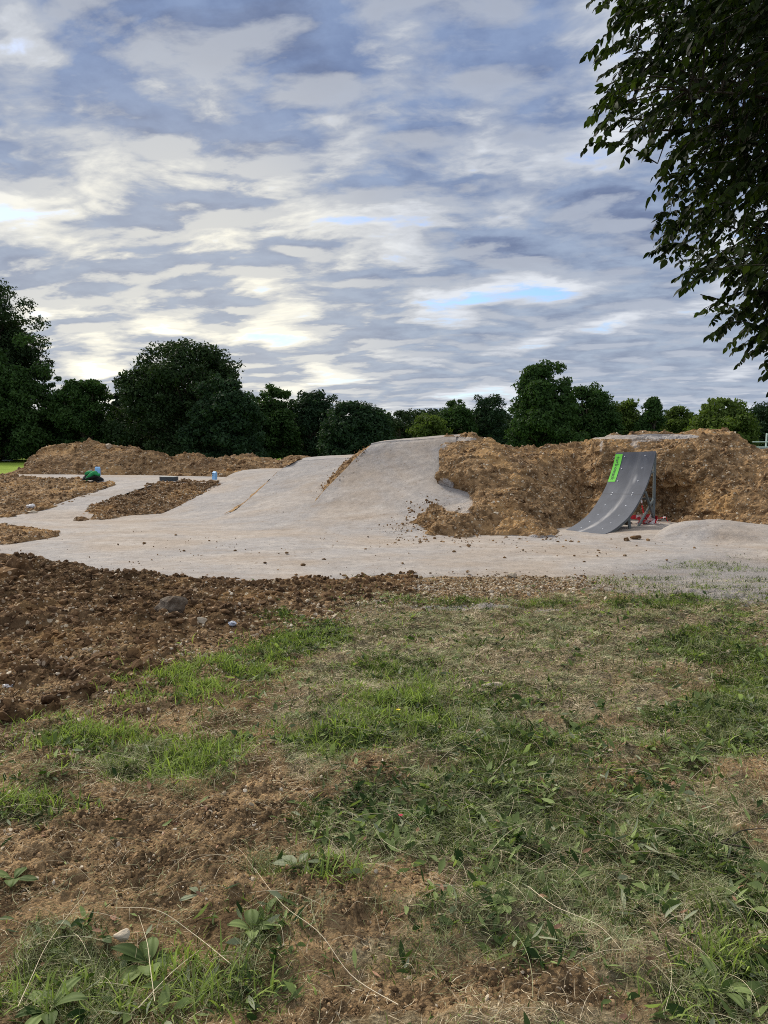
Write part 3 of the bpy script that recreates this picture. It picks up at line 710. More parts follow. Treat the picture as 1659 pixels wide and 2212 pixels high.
C4 = [[(-300,1192),(-100,1190),(0,1183),(60,1174),(100,1167),(128,1161)],
      [(-300,1180,12.0),(-100,1178,12.1),(0,1172,12.2),(60,1165,12.5),(98,1162,12.7),(127,1159,12.8)],
      [(-300,1150,13.0),(-100,1150,13.0),(0,1150,13.0),(55,1152,13.1),(95,1156,13.1),(126,1158,12.95)],
      [(-300,1128,14.3),(-100,1132,14.2),(0,1137,13.9),(50,1145,13.6),(92,1152,13.35),(125,1157,13.1)],
      [(-300,1135),(-100,1138),(0,1143),(50,1150),(92,1157),(126,1160)]]
m4, _ = mound('dirt_bank', C4, 160, 120, 'small low dirt bank at the far left between two arms of pale track', 'dirt mound', 600, .6, DG, nclod=1500, nstone=1200, sz=(.015, .07), f=1.3, dz=.055)
# front left dark heap
xs = [-300,-120,0,60,130,200,280,350,450,560,650,750,830,900]
yc = [1190,1198,1207,1215,1226,1236,1246,1254,1264,1266,1268,1261,1258,1254]
zc = [.30,.27,.24,.21,.17,.14,.11,.09,.075,.06,.045,.035,.02,.0]
yf = [1620,1600,1560,1530,1505,1480,1450,1430,1385,1345,1330,1308,1290,1275]
crest = np.array([gp(x, y, z) for x, y, z in zip(xs, yc, zc)]); front = np.array([gp(x, y) for x, y in zip(xs, yf)])
R5 = []
for k, (tv, hh) in enumerate([(-.06, -.04), (0, .0), (.2, .18), (.45, .42), (.72, .72), (.9, .93), (1.0, 1.0)]):
    q = front*(1-tv)+crest*tv; q[:, 2] = np.array(zc)*hh + (-.02 if k == 0 else .006); R5.append(list(q))
q = crest.copy(); q[:, 1] += .35; q[:, 2] = np.array(zc)*.6; R5.append(list(q))
q = crest.copy(); q[:, 1] += .75; q[:, 2] = -.03; R5.append(list(q))
m5, G5 = mound('dirt_heap', R5, 760, 420, 'dark brown crumbling heap of moist earth and flints in the left foreground', 'dirt mound', 700, .66, DG, mat='dirt_wet', nclod=13000, nstone=3000, uamp=(1.1, 1.1, 1.1, 1, 1, .9, .75, .6, .45, .3, .15), sz=(.007, .060), f=2.0, clodmat='clod_wet')
# pale sand pile at the right
C7 = [[(1392,1180),(1440,1188),(1500,1196),(1580,1204),(1680,1212),(1800,1215),(1950,1215)],
      [(1400,1170,12.05),(1440,1168,12.0),(1495,1168,11.85),(1570,1172,11.7),(1665,1180,11.5),(1790,1188,11.4),(1950,1195,11.3)],
      [(1412,1160,12.5),(1446,1148,12.35),(1500,1143,12.25),(1570,1146,12.1),(1665,1156,12.0),(1790,1166,11.9),(1950,1180,11.8)],
      [(1418,1154,12.75),(1446,1137,12.7),(1492,1126,12.6),(1560,1125,12.6),(1659,1136,12.6),(1780,1146,12.4),(1950,1165,12.2)],
      [(1424,1153,12.95),(1450,1138,13.1),(1494,1128,13.2),(1562,1128,13.3),(1662,1140,13.1),(1780,1150,13),(1950,1165,12.6)],
      [(1420,1162),(1450,1155),(1496,1145),(1565,1142),(1664,1150),(1780,1158),(1950,1170)]]
sp_, Gsp, _ = gravel_patch('sand_pile', C7, 260, 160, amp=1.5)
tag(sp_, 'smooth low pile of pale grey gravel sand at the right edge', 'sand pile')

# ================================================================== KICKER RAMP
P0 = np.array([3.73, 12.95, 0.022]); RUN = np.array([.659, .750, 0]); RUN = RUN/np.linalg.norm(RUN); ACR = np.array([-.75, .66, 0]); ACR /= np.linalg.norm(ACR)
WID = .79
prof = np.array([(0, .0), (.263, .030), (.601, .108), (.985, .240), (1.348, .455), (1.708, .76), (1.962, 1.10), (2.10, 1.385)])
pf = crom(prof, 160)
def deck_pt(s, u, up=0.0):
    """s: distance along the run, u: 0 left edge .. 1 right edge as seen from the track"""
    z = np.interp(s, pf[:, 0], pf[:, 1]); i = np.clip(np.searchsorted(pf[:, 0], s), 1, 159)
    ds = pf[i]-pf[i-1]; L = np.hypot(*ds); n2 = np.array([-ds[1], ds[0]])/L
    tilt = -.035*(1-u)*(s/2.1)
    b = P0+RUN*(s+n2[0]*up)+ACR*WID*(1-u)
    return b+np.array([0, 0, z+tilt+n2[1]*up])
kick = empty('kicker_ramp', (float(P0[0]), float(P0[1]), 0))
tag(kick, 'grey curved kicker ramp on a steel frame with a green sticker on its upper edge', 'ramp')
ns, nu_ = 90, 24
S = np.interp(np.linspace(0, 1, ns), np.concatenate([[0], np.cumsum(np.hypot(*np.diff(pf, axis=0).T))])/np.sum(np.hypot(*np.diff(pf, axis=0).T)), pf[:, 0])
def sheet(s_arr, u_arr, top, bot):
    A = np.array([[deck_pt(a, b, top) for b in u_arr] for a in s_arr]); B = np.array([[deck_pt(a, b, bot) for b in u_arr] for a in s_arr])
    n, m = len(s_arr), len(u_arr); V = np.concatenate([A.reshape(-1, 3), B.reshape(-1, 3)])
    F1 = grid_faces(n, m); F2 = grid_faces(n, m, True)+n*m
    i = np.arange(n*m).reshape(n, m)
    def side(e): return np.stack([e[:-1], e[1:], e[1:]+n*m, e[:-1]+n*m], -1)
    Fa = np.concatenate([F1, F2, side(i[:, 0]), side(i[::-1, -1]), side(i[0, ::-1]), side(i[-1])])
    U = np.tile(np.tile(u_arr, n), 2); SS = np.tile(np.repeat(s_arr, m), 2)
    return V, Fa, U, SS
V, Fa, U, SS = sheet(S, np.linspace(0, 1, nu_), .0, -.018)
o = mk('riding_surface', V, Fa, M['ramp_deck'], smooth=False, attrs={'u': U, 's': SS}); rel_(o, kick)
# curved ribs under the deck
for uu in (.04, .96):
    V, Fa, _, _ = sheet(S, np.linspace(uu-.025, uu+.025, 2), -.019, -.065)
    rel_(mk('side_rib', V, Fa, M['frame_steel'], smooth=False), kick)
for s0 in (.35, .8, 1.25, 1.65, 2.0):
    V, Fa = beam(deck_pt(s0, .07, -.045), deck_pt(s0, .93, -.045), .04, .03)
    rel_(mk('crossbar', V, Fa, M['frame_steel'], smooth=False), kick)
for uu in (.97, .03):
    foot = P0+RUN*2.14+ACR*WID*(1-uu); foot[2] = -.02
    top = deck_pt(2.09, uu, -.03)
    rel_(mk('rear_post', *beam(foot, top, .045, .045), M['frame_steel'], smooth=False), kick)
    a = foot.copy(); a[2] = .10
    rel_(mk('brace', *beam(deck_pt(1.62, uu, -.05)+ACR*.03*(1 if uu < .5 else -1), a-RUN*.03+ACR*.03*(1 if uu < .5 else -1), .035, .035), M['frame_steel'], smooth=False), kick)
    b = P0+RUN*1.50+ACR*WID*(1-uu); b[2] = .0; c_ = foot.copy(); c_[2] = .52
    rel_(mk('brace', *beam(b-ACR*.035*(1 if uu > .5 else -1)*-1, c_, .035, .035), M['frame_steel'], smooth=False), kick)
    d0 = P0+RUN*1.08+ACR*WID*(1-uu); d0[2] = -.02
    rel_(mk('front_leg', *beam(d0, deck_pt(1.0, uu, -.04), .045, .045), M['frame_steel'], smooth=False), kick)
    rel_(mk('top_strut', *beam(deck_pt(1.90, uu, -.04), foot*np.array([1, 1, 0])+np.array([0, 0, 1.02]), .03, .03), M['frame_steel'], smooth=False), kick)
f1_ = P0+RUN*2.14+ACR*WID*.03; f2_ = P0+RUN*2.14+ACR*WID*.97; f1_[2] = f2_[2] = .5
rel_(mk('crossbar', *beam(f1_, f2_, .035, .035), M['frame_steel'], smooth=False), kick)
# zinc bolts
def disc(c, n, r, th, k=10):
    n = n/np.linalg.norm(n); a = np.cross(n, [0.3, .2, 1.]); a /= np.linalg.norm(a); b = np.cross(n, a)
    an = np.arange(k)*2*np.pi/k; ring = np.cos(an)[:, None]*a+np.sin(an)[:, None]*b
    V = np.concatenate([c+ring*r, c+ring*r*.75+n*th, [c+n*th]])
    i = np.arange(k); j = (i+1) % k
    return V, [np.stack([i, j, j+k, i+k], -1), np.stack([i+k, j+k, np.full(k, 2*k)], -1)]
for s0 in (2.065, 1.945, 1.775, 1.56, 1.515, 1.27, .99, .66, .34):
    for uu in (.245, .755):
        c0 = deck_pt(s0, uu, .0005); n_ = deck_pt(s0, uu, .05)-c0
        V, Fa = disc(c0, n_, .012, .006)
        rel_(mk('bolt', V, Fa, M['bolt_zinc'], smooth=False), kick)
# sticker with writing
s_st = np.interp(np.linspace(0, 1, 24), [0, 1], [1.765, 2.085])
V, Fa, _, _ = sheet(s_st, np.linspace(.0, .185, 4), .004, .0005)
st_ = mk('sticker', V, Fa, M['sticker_green'], smooth=False); rel_(st_, kick); st_['label'] = 'bright green sticker strip with dark lettering along the upper left edge'
arc_s = np.linspace(1.765, 2.085, 60); arc_p = np.array([deck_pt(a, .1) for a in arc_s]); arc_l = np.concatenate([[0], np.cumsum(np.linalg.norm(np.diff(arc_p, axis=0), axis=1))])
LT = arc_l[-1]
def text_mesh(word):
    cu = bpy.data.curves.new('t', 'FONT'); cu.body = word; cu.size = 1.0; cu.resolution_u = 3; cu.offset = .008
    ob = bpy.data.objects.new('t', cu); COL.objects.link(ob)
    bpy.context.view_layer.update()
    me = bpy.data.meshes.new_from_object(ob.evaluated_get(bpy.context.evaluated_depsgraph_get()))
    V = np.array([v.co[:] for v in me.vertices]); Fa = [list(p.vertices) for p in me.polygons]
    bpy.data.objects.remove(ob); bpy.data.meshes.remove(me); bpy.data.curves.remove(cu)
    return V, Fa
for word, a0, a1 in (('turb', .075, .42), ('omatik', .455, .93)):
    V, Fa = text_mesh(word); mn = V.min(0); mxx = V.max(0)
    d = a0+(V[:, 0]-mn[0])/(mxx[0]-mn[0])*(a1-a0)              # fraction from the top, reading downwards
    uv = .052+(V[:, 1])/.74*.088
    Q = np.array([deck_pt(np.interp(LT*(1-dd_), arc_l, arc_s), uu, .0065) for dd_, uu in zip(d, uv)])
    me = bpy.data.meshes.new('lettering'); me.from_pydata(Q.tolist(), [], Fa); me.materials.append(M['letter_dark'])
    lo = bpy.data.objects.new('lettering', me); COL.objects.link(lo); lo.parent = st_
    n = len(me.vertices); me.vertices.foreach_set('co', (Q-np.array(kick.location[:])).astype(np.float32).ravel()); me.update()

# ---- red and white barrier tape in a tangle below the ramp
def ribbon(P, wd, stripe, mat_idx0=0, seed=0, parent=None, name='tape_strip'):
    rs = np.random.RandomState(seed); P = crom(np.array(P, float), 60)
    T = np.gradient(P, axis=0); T /= np.linalg.norm(T, axis=1, keepdims=True)
    tw = np.cumsum(rs.normal(0, .12, 60))+rs.uniform(0, 3); A = np.cross(T, [0, 0.2, 1.]); A /= np.linalg.norm(A, axis=1, keepdims=True)+1e-9; B = np.cross(T, A)
    Wd = (np.cos(tw)[:, None]*A+np.sin(tw)[:, None]*B)*wd/2
    V = np.concatenate([P-Wd, P+Wd, P-Wd+B*.002, P+Wd+B*.002]); i = np.arange(59)
    Fa = np.concatenate([np.stack([i, i+60, i+61, i+1], -1), np.stack([i+120, i+121, i+181, i+180], -1)])
    L = np.concatenate([[0], np.cumsum(np.linalg.norm(np.diff(P, axis=0), axis=1))])
    mi = ((L[:-1]/stripe+rs.rand()).astype(int)+mat_idx0) % 2
    return mk(name, V, Fa, [M['tape_red'], M['tape_white']], parent, matidx=np.concatenate([mi, mi]))
tp = empty('barrier_tape', tuple(at(1395, 1128, 14.6)*np.array([1, 1, 0])))
tag(tp, 'tangled red and white barrier tape lying on the gravel beneath the kicker ramp', 'barrier tape')
rs = np.random.RandomState(5)
strips = [[(1362,1118),(1385,1115),(1398,1114),(1412,1117),(1420,1119)], [(1368,1137),(1384,1128),(1396,1118),(1404,1114)], [(1378,1117),(1384,1126),(1398,1131),(1412,1126)],
          [(1380,1133),(1392,1136),(1406,1131),(1417,1126)], [(1390,1135),(1400,1124),(1411,1118),(1420,1122)], [(1384,1120),(1400,1126),(1414,1132),(1426,1132)],
          [(1388,1137),(1403,1135),(1415,1129),(1422,1131)], [(1398,1118),(1412,1124),(1406,1132),(1392,1131)], [(1336,1132),(1346,1135),(1360,1131),(1370,1136)], [(1432,1119),(1438,1117),(1442,1125),(1446,1134)],
          [(1420,1119),(1428,1119),(1434,1117),(1436,1117)], [(1376,1116),(1388,1122),(1394,1130),(1386,1136)], [(1402,1134),(1392,1124),(1408,1117),(1418,1125)]]
for k, sp in enumerate(strips):
    pts = [at(a, b, 14.35+.25*rs.rand()+.02*k) for a, b in sp]
    rel_(ribbon(pts, .022 if k in (9, 10) else .075, .19, k % 2, k), tp)
tp2 = ribbon([at(1386, 1060, 14.45), at(1385.5, 1075, 14.45), at(1387, 1092, 14.42), at(1390, 1106, 14.40), at(1393, 1117, 14.38)], .045, .19, 0, 33, name='barrier_tape')
tag(tp2, 'twisted red and white tape strip hanging down from the steel frame', 'barrier tape')

# ================================================================== SMALL THINGS ON THE PLATFORM
def rocky(name, px, py, size, label, cat='stone', mat='stone', seed=1, D=None, sink=.3, scl=(1, 1, .7), base=ICO3, group=None, rot=0, rough=.3):
    c = gp(px, py) if D is None else at(px, py, D)
    W, Fa = rock_shape(base, seed, rough, 1.0); W = W*np.array(scl)*size
    a = rot; R = np.array([[math.cos(a), -math.sin(a), 0], [math.sin(a), math.cos(a), 0], [0, 0, 1]]); W = W@R.T
    W[:, 2] += size*scl[2]*(1-sink)
    o = mk(name, W, Fa, M[mat], smooth=False, attrs={'tint': np.full(len(W), .6)}); o.location = c
    return tag(o, label, cat, group)
# jacket: crumpled cloth heap (black) with a green sleeve layer
def cloth(name, c, sx_, sy_, sz_, seed, mat, parent=None, amp=.5, top=1.0):
    n = 60; u = np.linspace(-1, 1, n); U, Vv = np.meshgrid(u, u); r = np.sqrt(U**2+Vv**2)
    x = U*np.sqrt(1-Vv**2/2); y = Vv*np.sqrt(1-U**2/2); rr = np.sqrt(x*x+y*y)
    f = fbm(xyz(x*1.6+seed, y*1.6), 4, seed); rid = 1-np.abs(fbm(xyz(x*2.6+seed*2, y*2.0), 3, seed+5))*2.2
    z = np.clip(1-rr**2.4, 0, 1)**.6*(.65+.5*f+.35*rid*amp)*sz_
    edge = 1+.22*fbm(xyz(np.cos(np.arctan2(y, x))*1.6, np.sin(np.arctan2(y, x))*1.6, seed), 3, seed+9)
    V = np.stack([c[0]+x*sx_*edge, c[1]+y*sy_*edge, c[2]+np.maximum(z, 0)*top], -1).reshape(-1, 3)
    return mk(name, V, grid_faces(n, n), M[mat], parent)
c0 = at(201, 1034, 20.5); c0[2] = .585
jk = cloth('jacket', c0, .27, .20, .19, 3, 'cloth_black'); tag(jk, 'crumpled black and bright green jacket dropped at the edge of the left platform', 'jacket')
def sleeve(pts, rad, mat, nm, seed):
    Q = crom(np.array(pts), 40); V, Fa = tubes([Q], [rad*np.sin(np.linspace(.35, 2.9, 40))**.5], 14)
    V = V+(fbm(V*9, 3, seed)*.035)[:, None]*np.array([1, 1, 1.]); return mk(nm, V, Fa, M[mat], jk)
yj = float(c0[1])
sleeve([at(186, 1037, yj-.20), at(194, 1028, yj-.19), at(204, 1022.5, yj-.17), at(211, 1026, yj-.18), at(217, 1025, yj-.16)], .055, 'cloth_green', 'green_sleeve', 3)
sleeve([at(184, 1024, yj-.05), at(190, 1022, yj-.08), at(198, 1021, yj-.10), at(205, 1024, yj-.12)], .052, 'cloth_green', 'green_lining', 8)
sleeve([at(186, 1034, yj-.24), at(195, 1032, yj-.24), at(206, 1030, yj-.24), at(215, 1031, yj-.22)], .03, 'cloth_black', 'black_cuff', 9)
sleeve([at(192, 1018, yj+.05), at(197, 1018, yj), at(201, 1019, yj)], .035, 'cloth_grey', 'grey_collar', 10)
def carton(px, py, D, w_, h_, rz, label, tilt=0.0, holed=False):
    root = empty('carton', tuple(at(px, py, D)), rz)
    root.rotation_euler = (0, tilt, rz)
    hw = w_/2; dp = w_*.42
    V, Fa = box((0, 0, h_*.41), (w_, dp*2, h_*.82)); mk('body', V, Fa, M['blue_plastic'], root, smooth=False)
    # folded gable top
    T = np.array([[-hw, -dp, h_*.825], [hw, -dp, h_*.825], [hw, dp, h_*.825], [-hw, dp, h_*.825], [-hw*.95, 0, h_], [hw*.95, 0, h_]])
    mk('gable_top', T, [np.array([[0, 1, 5, 4], [2, 3, 4, 5]]), np.array([[1, 2, 5], [3, 0, 4]])], M['blue_plastic'], root, smooth=False)
    if holed:
        V, Fa = box((-hw*.45, -dp-.002, h_*.72), (hw*.7, .004, h_*.10)); mk('dark_mark', V, Fa, M['blue_dark'], root, smooth=False)
        V, Fa = box((-hw*.55, -dp-.002, h_*.48), (hw*.6, .004, h_*.05)); mk('dark_mark', V, Fa, M['blue_dark'], root, smooth=False)
    return tag(root, label, 'carton', 'light blue cartons on the platform')
carton(463.5, 1036, 20.0, .10, .215, -.5, 'light blue upright carton with dark marks beside the lowest ramp', .06, True)
cb = carton(211.5, 1028, 21.1, .13, .25, .2, 'light blue carton standing behind the crumpled jacket')
# grey block: slab of paving stone on the platform
bl = empty('concrete_block', tuple(at(365, 1038, 19.6)), -.14)
V, Fa = box((0, 0, .045), (.40, .24, .095)); mk('body', V, Fa, M['block_side'], bl, smooth=False)
V, Fa = box((0, 0, .0985), (.405, .245, .012)); mk('top_slab', V, Fa, M['block_top'], bl, smooth=False)
tag(bl, 'dark grey rectangular block with a paler top lying on the gravel platform', 'block')
# stones one can single out
rocky('boulder', 235, 972, .14, 'pale rounded boulder on the crest of the back left heap', 'boulder', seed=11, D=24.95, scl=(1, 1, .95), sink=.15, mat='stone')
rocky('boulder', 376, 1332, .15, 'grey weathered boulder, largest one in the dark foreground heap', 'boulder', 'grey_rock', 23, D=gp(376, 1332)[1], scl=(1.0, .8, .8), rot=.6, rough=.55)
rocky('earth_clod', 38, 1245, .20, 'big dark clod at the left photo edge atop the foreground heap', 'clod', 'clod_wet', 31, D=8.2, scl=(1, .9, .85), rough=.6, sink=.45)
rocky('earth_clod', 14, 1262, .17, 'big dark clod just below and left of the largest one on the heap', 'clod', 'clod_wet', 33, D=7.7, scl=(1, .9, .8), rough=.6, sink=.45)
rocky('earth_clod', 590, 1282, .075, 'dark clod on the heap edge touching the pale track at photo centre left', 'clod', 'clod_wet', 35, scl=(1, .8, .8), rough=.6)
rocky('earth_clod', 218, 1432, .085, 'dark clod isolated above pale flints on the lower heap slope', 'clod', 'clod_wet', 36, scl=(1, .8, .7), rough=.6, D=gp(218, 1432)[1])
rocky('stone', 430, 1352, .06, 'brown tilted stone just right of the grey boulder', 'stone', 'stone', 41, scl=(1.2, .6, .8), D=gp(430, 1352)[1])
rocky('stone', 1375, 1168, .075, 'flattened brown stone, largest of three before the kicker ramp', 'stone', 'clod', 51, scl=(1.5, .9, .8), sink=.15)
rocky('stone', 1354, 1172, .05, 'round brown stone, leftmost of three before the kicker ramp', 'stone', 'clod', 52, sink=.1, scl=(1, 1, .9))
rocky('stone', 1400, 1172, .045, 'small brown stone, rightmost of three before the kicker ramp', 'stone', 'clod', 53, sink=.1, scl=(1, 1, .8))
rocky('stone', 1374, 1183, .03, 'small brown stone nearest to the kicker stone trio', 'stone', 'clod', 54, sink=.1)
rocky('stone', 1293, 1192, .032, 'single dark stone alone on the track in front of the kicker ramp', 'stone', 'clod', 55, sink=.1)
rocky('stone', 1062, 1484, .062, 'flat whitish stone half sunk in the mown grass', 'stone', 'stone', 56, sink=.35, scl=(1.5, .8, .35))
rocky('stone', 1010, 1238, .06, 'pale flint on the gravelly strip beside the track', 'stone', 'stone', 57, sink=.3, scl=(1.1, 1, .7)).location = gp(1104, 1248)
rocky('stone', 265, 2038, .028, 'pinkish flint beside the broadleaf rosette in the foreground', 'stone', 'stone', 58, sink=.2, scl=(1, .7, 1.2))
rocky('stone', 612, 2062, .022, 'pale flint lying under the fern-like tuft near bottom centre', 'stone', 'stone', 59, sink=.2, scl=(1.3, .9, .8))
rocky('stone', 70, 1112, .10, 'tan slab stone on the dirt bank left of the climbing path', 'stone', 'stone', 60, D=16.2, sink=.2, scl=(1.5, .8, .6))
rocky('grey_lump', 1352, 1134, .10, 'grey flattened stone under the front of the kicker ramp', 'stone', 'grey_rock', 61, D=14.0, sink=.25, scl=(1.3, .8, .6))
# loose clods on the pale track
tc_pts = [(560,1198),(332,1185),(398,1194),(255,1180),(312,1178),(508,1194),(572,1221),(655,1226),(700,1214),(735,1245),(745,1250),(795,1163),(1010,1241),(640,1247),(866,1133),(690,1096),(692,1099),(705,1094),(612,1109),
 (1180,1180),(1290,1205),(1262,1218),(1240,1205),(1350,1205),(1396,1194),(905,1152),(1065,1172),(1205,1175),(930,1243),(870,1222),(1130,1193),(980,1196),(452,1172),(380,1160),(620,1200),(790,1190),(1320,1168),(1090,1210),(1440,1215),(1500,1188)]
rs = np.random.RandomState(9)
proto = None
for k, (a, b) in enumerate(tc_pts):
    q = gp(a, b)
    if b < 1140: q = at(a, b, 14.6 if a > 800 else 15.2)
    sz = rs.uniform(.014, .034)
    if k < 4:
        W, Fa = rock_shape(ICO2, 60+k, .35, .8)
        me_o = mk('loose_clod', W, Fa, M['clod'], smooth=False, attrs={'tint': np.full(len(W), .15)}); proto = (proto or [])+[me_o]; o = me_o
    else:
        o = proto[k % 4].copy(); COL.objects.link(o)
    o.location = q+np.array([0, 0, sz*.5+.02]); o.scale = (sz*rs.uniform(1, 1.5), sz, sz*.8); o.rotation_euler = (0, 0, rs.uniform(0, 6))
    tag(o, 'small brown clod lying loose on the pale track surface', 'clod', 'small clods loose on the track')
# grit on the track
rs = np.random.RandomState(31); n = 5200
yy = np.sqrt(rs.uniform(8.8**2, 15.2**2, n)); xx = rs.uniform(-.55, .55, n)*yy; gpx, gpy = to_px(xx, yy)
ok = (gpy < np.interp(gpx, [-200, 0, 150, 300, 450, 600, 900, 1240, 1700], [1185, 1190, 1218, 1240, 1258, 1260, 1244, 1240, 1200])) & (gpy > np.interp(gpx, [0, 870, 1000, 1200, 1400, 1700], [1150, 1150, 1168, 1168, 1172, 1190])) & (rs.rand(n) < .35+fbm(xyz(xx, yy), 3, 5))
V, Fa, Tn = scatter_rocks(np.column_stack([xx[ok], yy[ok], np.full(ok.sum(), .02)]), .0035*(5.5**(rs.rand(ok.sum())**2.6)), rs, ICO1, sink=.1)
tag(mk('grit', V, Fa, M['clod'], smooth=False, attrs={'tint': Tn}), 'fine dark grit and crumbs scattered over the pale track', kind='stuff')
# litter
def crumple(name, c, size, seed, mat, label, cat, flat=.5):
    W, Fa = ICO3; W = W*(1+.8*fbm(W*2.2+seed, 4, seed)[:, None]); W = W*np.array([1, .8, flat])*size; W[:, 2] -= W[:, 2].min()*.7
    o = mk(name, W, Fa, M[mat], smooth=False, attrs={'tint': np.full(len(W), .5)}); o.location = c; return tag(o, label, cat)
crumple('litter', gp(502, 1353)+np.array([0, 0, .01]), .035, 5, 'litter_blue', 'scrap of pale blue plastic litter below the foreground heap', 'litter')
crumple('litter', at(66, 1097, 16.6), .09, 6, 'paper_white', 'white scrap of paper on the dirt bank left of the climbing path', 'litter')
crumple('litter', gp(20, 1490)+np.array([0, 0, .02]), .03, 7, 'paper_white', 'white crumpled scrap on the foreground heap at the left edge', 'litter')
# far things
def low_building():
    root = empty('flat_roofed_building', (20.7, 42.0, 0))
    V, Fa = box((3.0, 1.5, .62), (7.0, 4, 1.36)); mk('wall', V, Fa, M['wall_grey'], root, smooth=False)
    parts = []
    for zz_ in (1.345, 1.62): parts.append(beam((-.9, -.5, zz_+.02), (6.5, -.5, zz_+.02), .05, .05))
    for k in range(8): parts.append(beam((-.2+k*.9, -.5, 1.33), (-.2+k*.9, -.5, 1.64), .04, .04))
    V, Fa = merge(parts); mk('railing', V, Fa, M['rail_white'], root, smooth=False)
    parts = [beam((x, -.45, 1.37), (x, -.45, 2.1), .06, .06) for x in (-.15, .22, .48)]+[beam((-.15, -.45, 2.04), (.5, -.45, 2.04), .05, .05)]
    V, Fa = merge(parts); mk('roof_gate', V, Fa, M['rail_white'], root, smooth=False)
    tag(root, 'low grey flat roofed building with white railing at the right photo edge', 'building')
low_building()
bx = empty('utility_cabinet', tuple(at(17, 993, 69)*np.array([1, 1, 0])))
V, Fa = box((0, 0, .34), (.72, .5, .50)); mk('body', V, Fa, M['cloth_grey'], bx, smooth=False)
V, Fa = box((0, 0, .045), (.8, .56, .09)); mk('base', V, Fa, M['rail_white'], bx, smooth=False)
tag(bx, 'small grey cabinet at the wood edge beyond the green field, far left', 'cabinet')

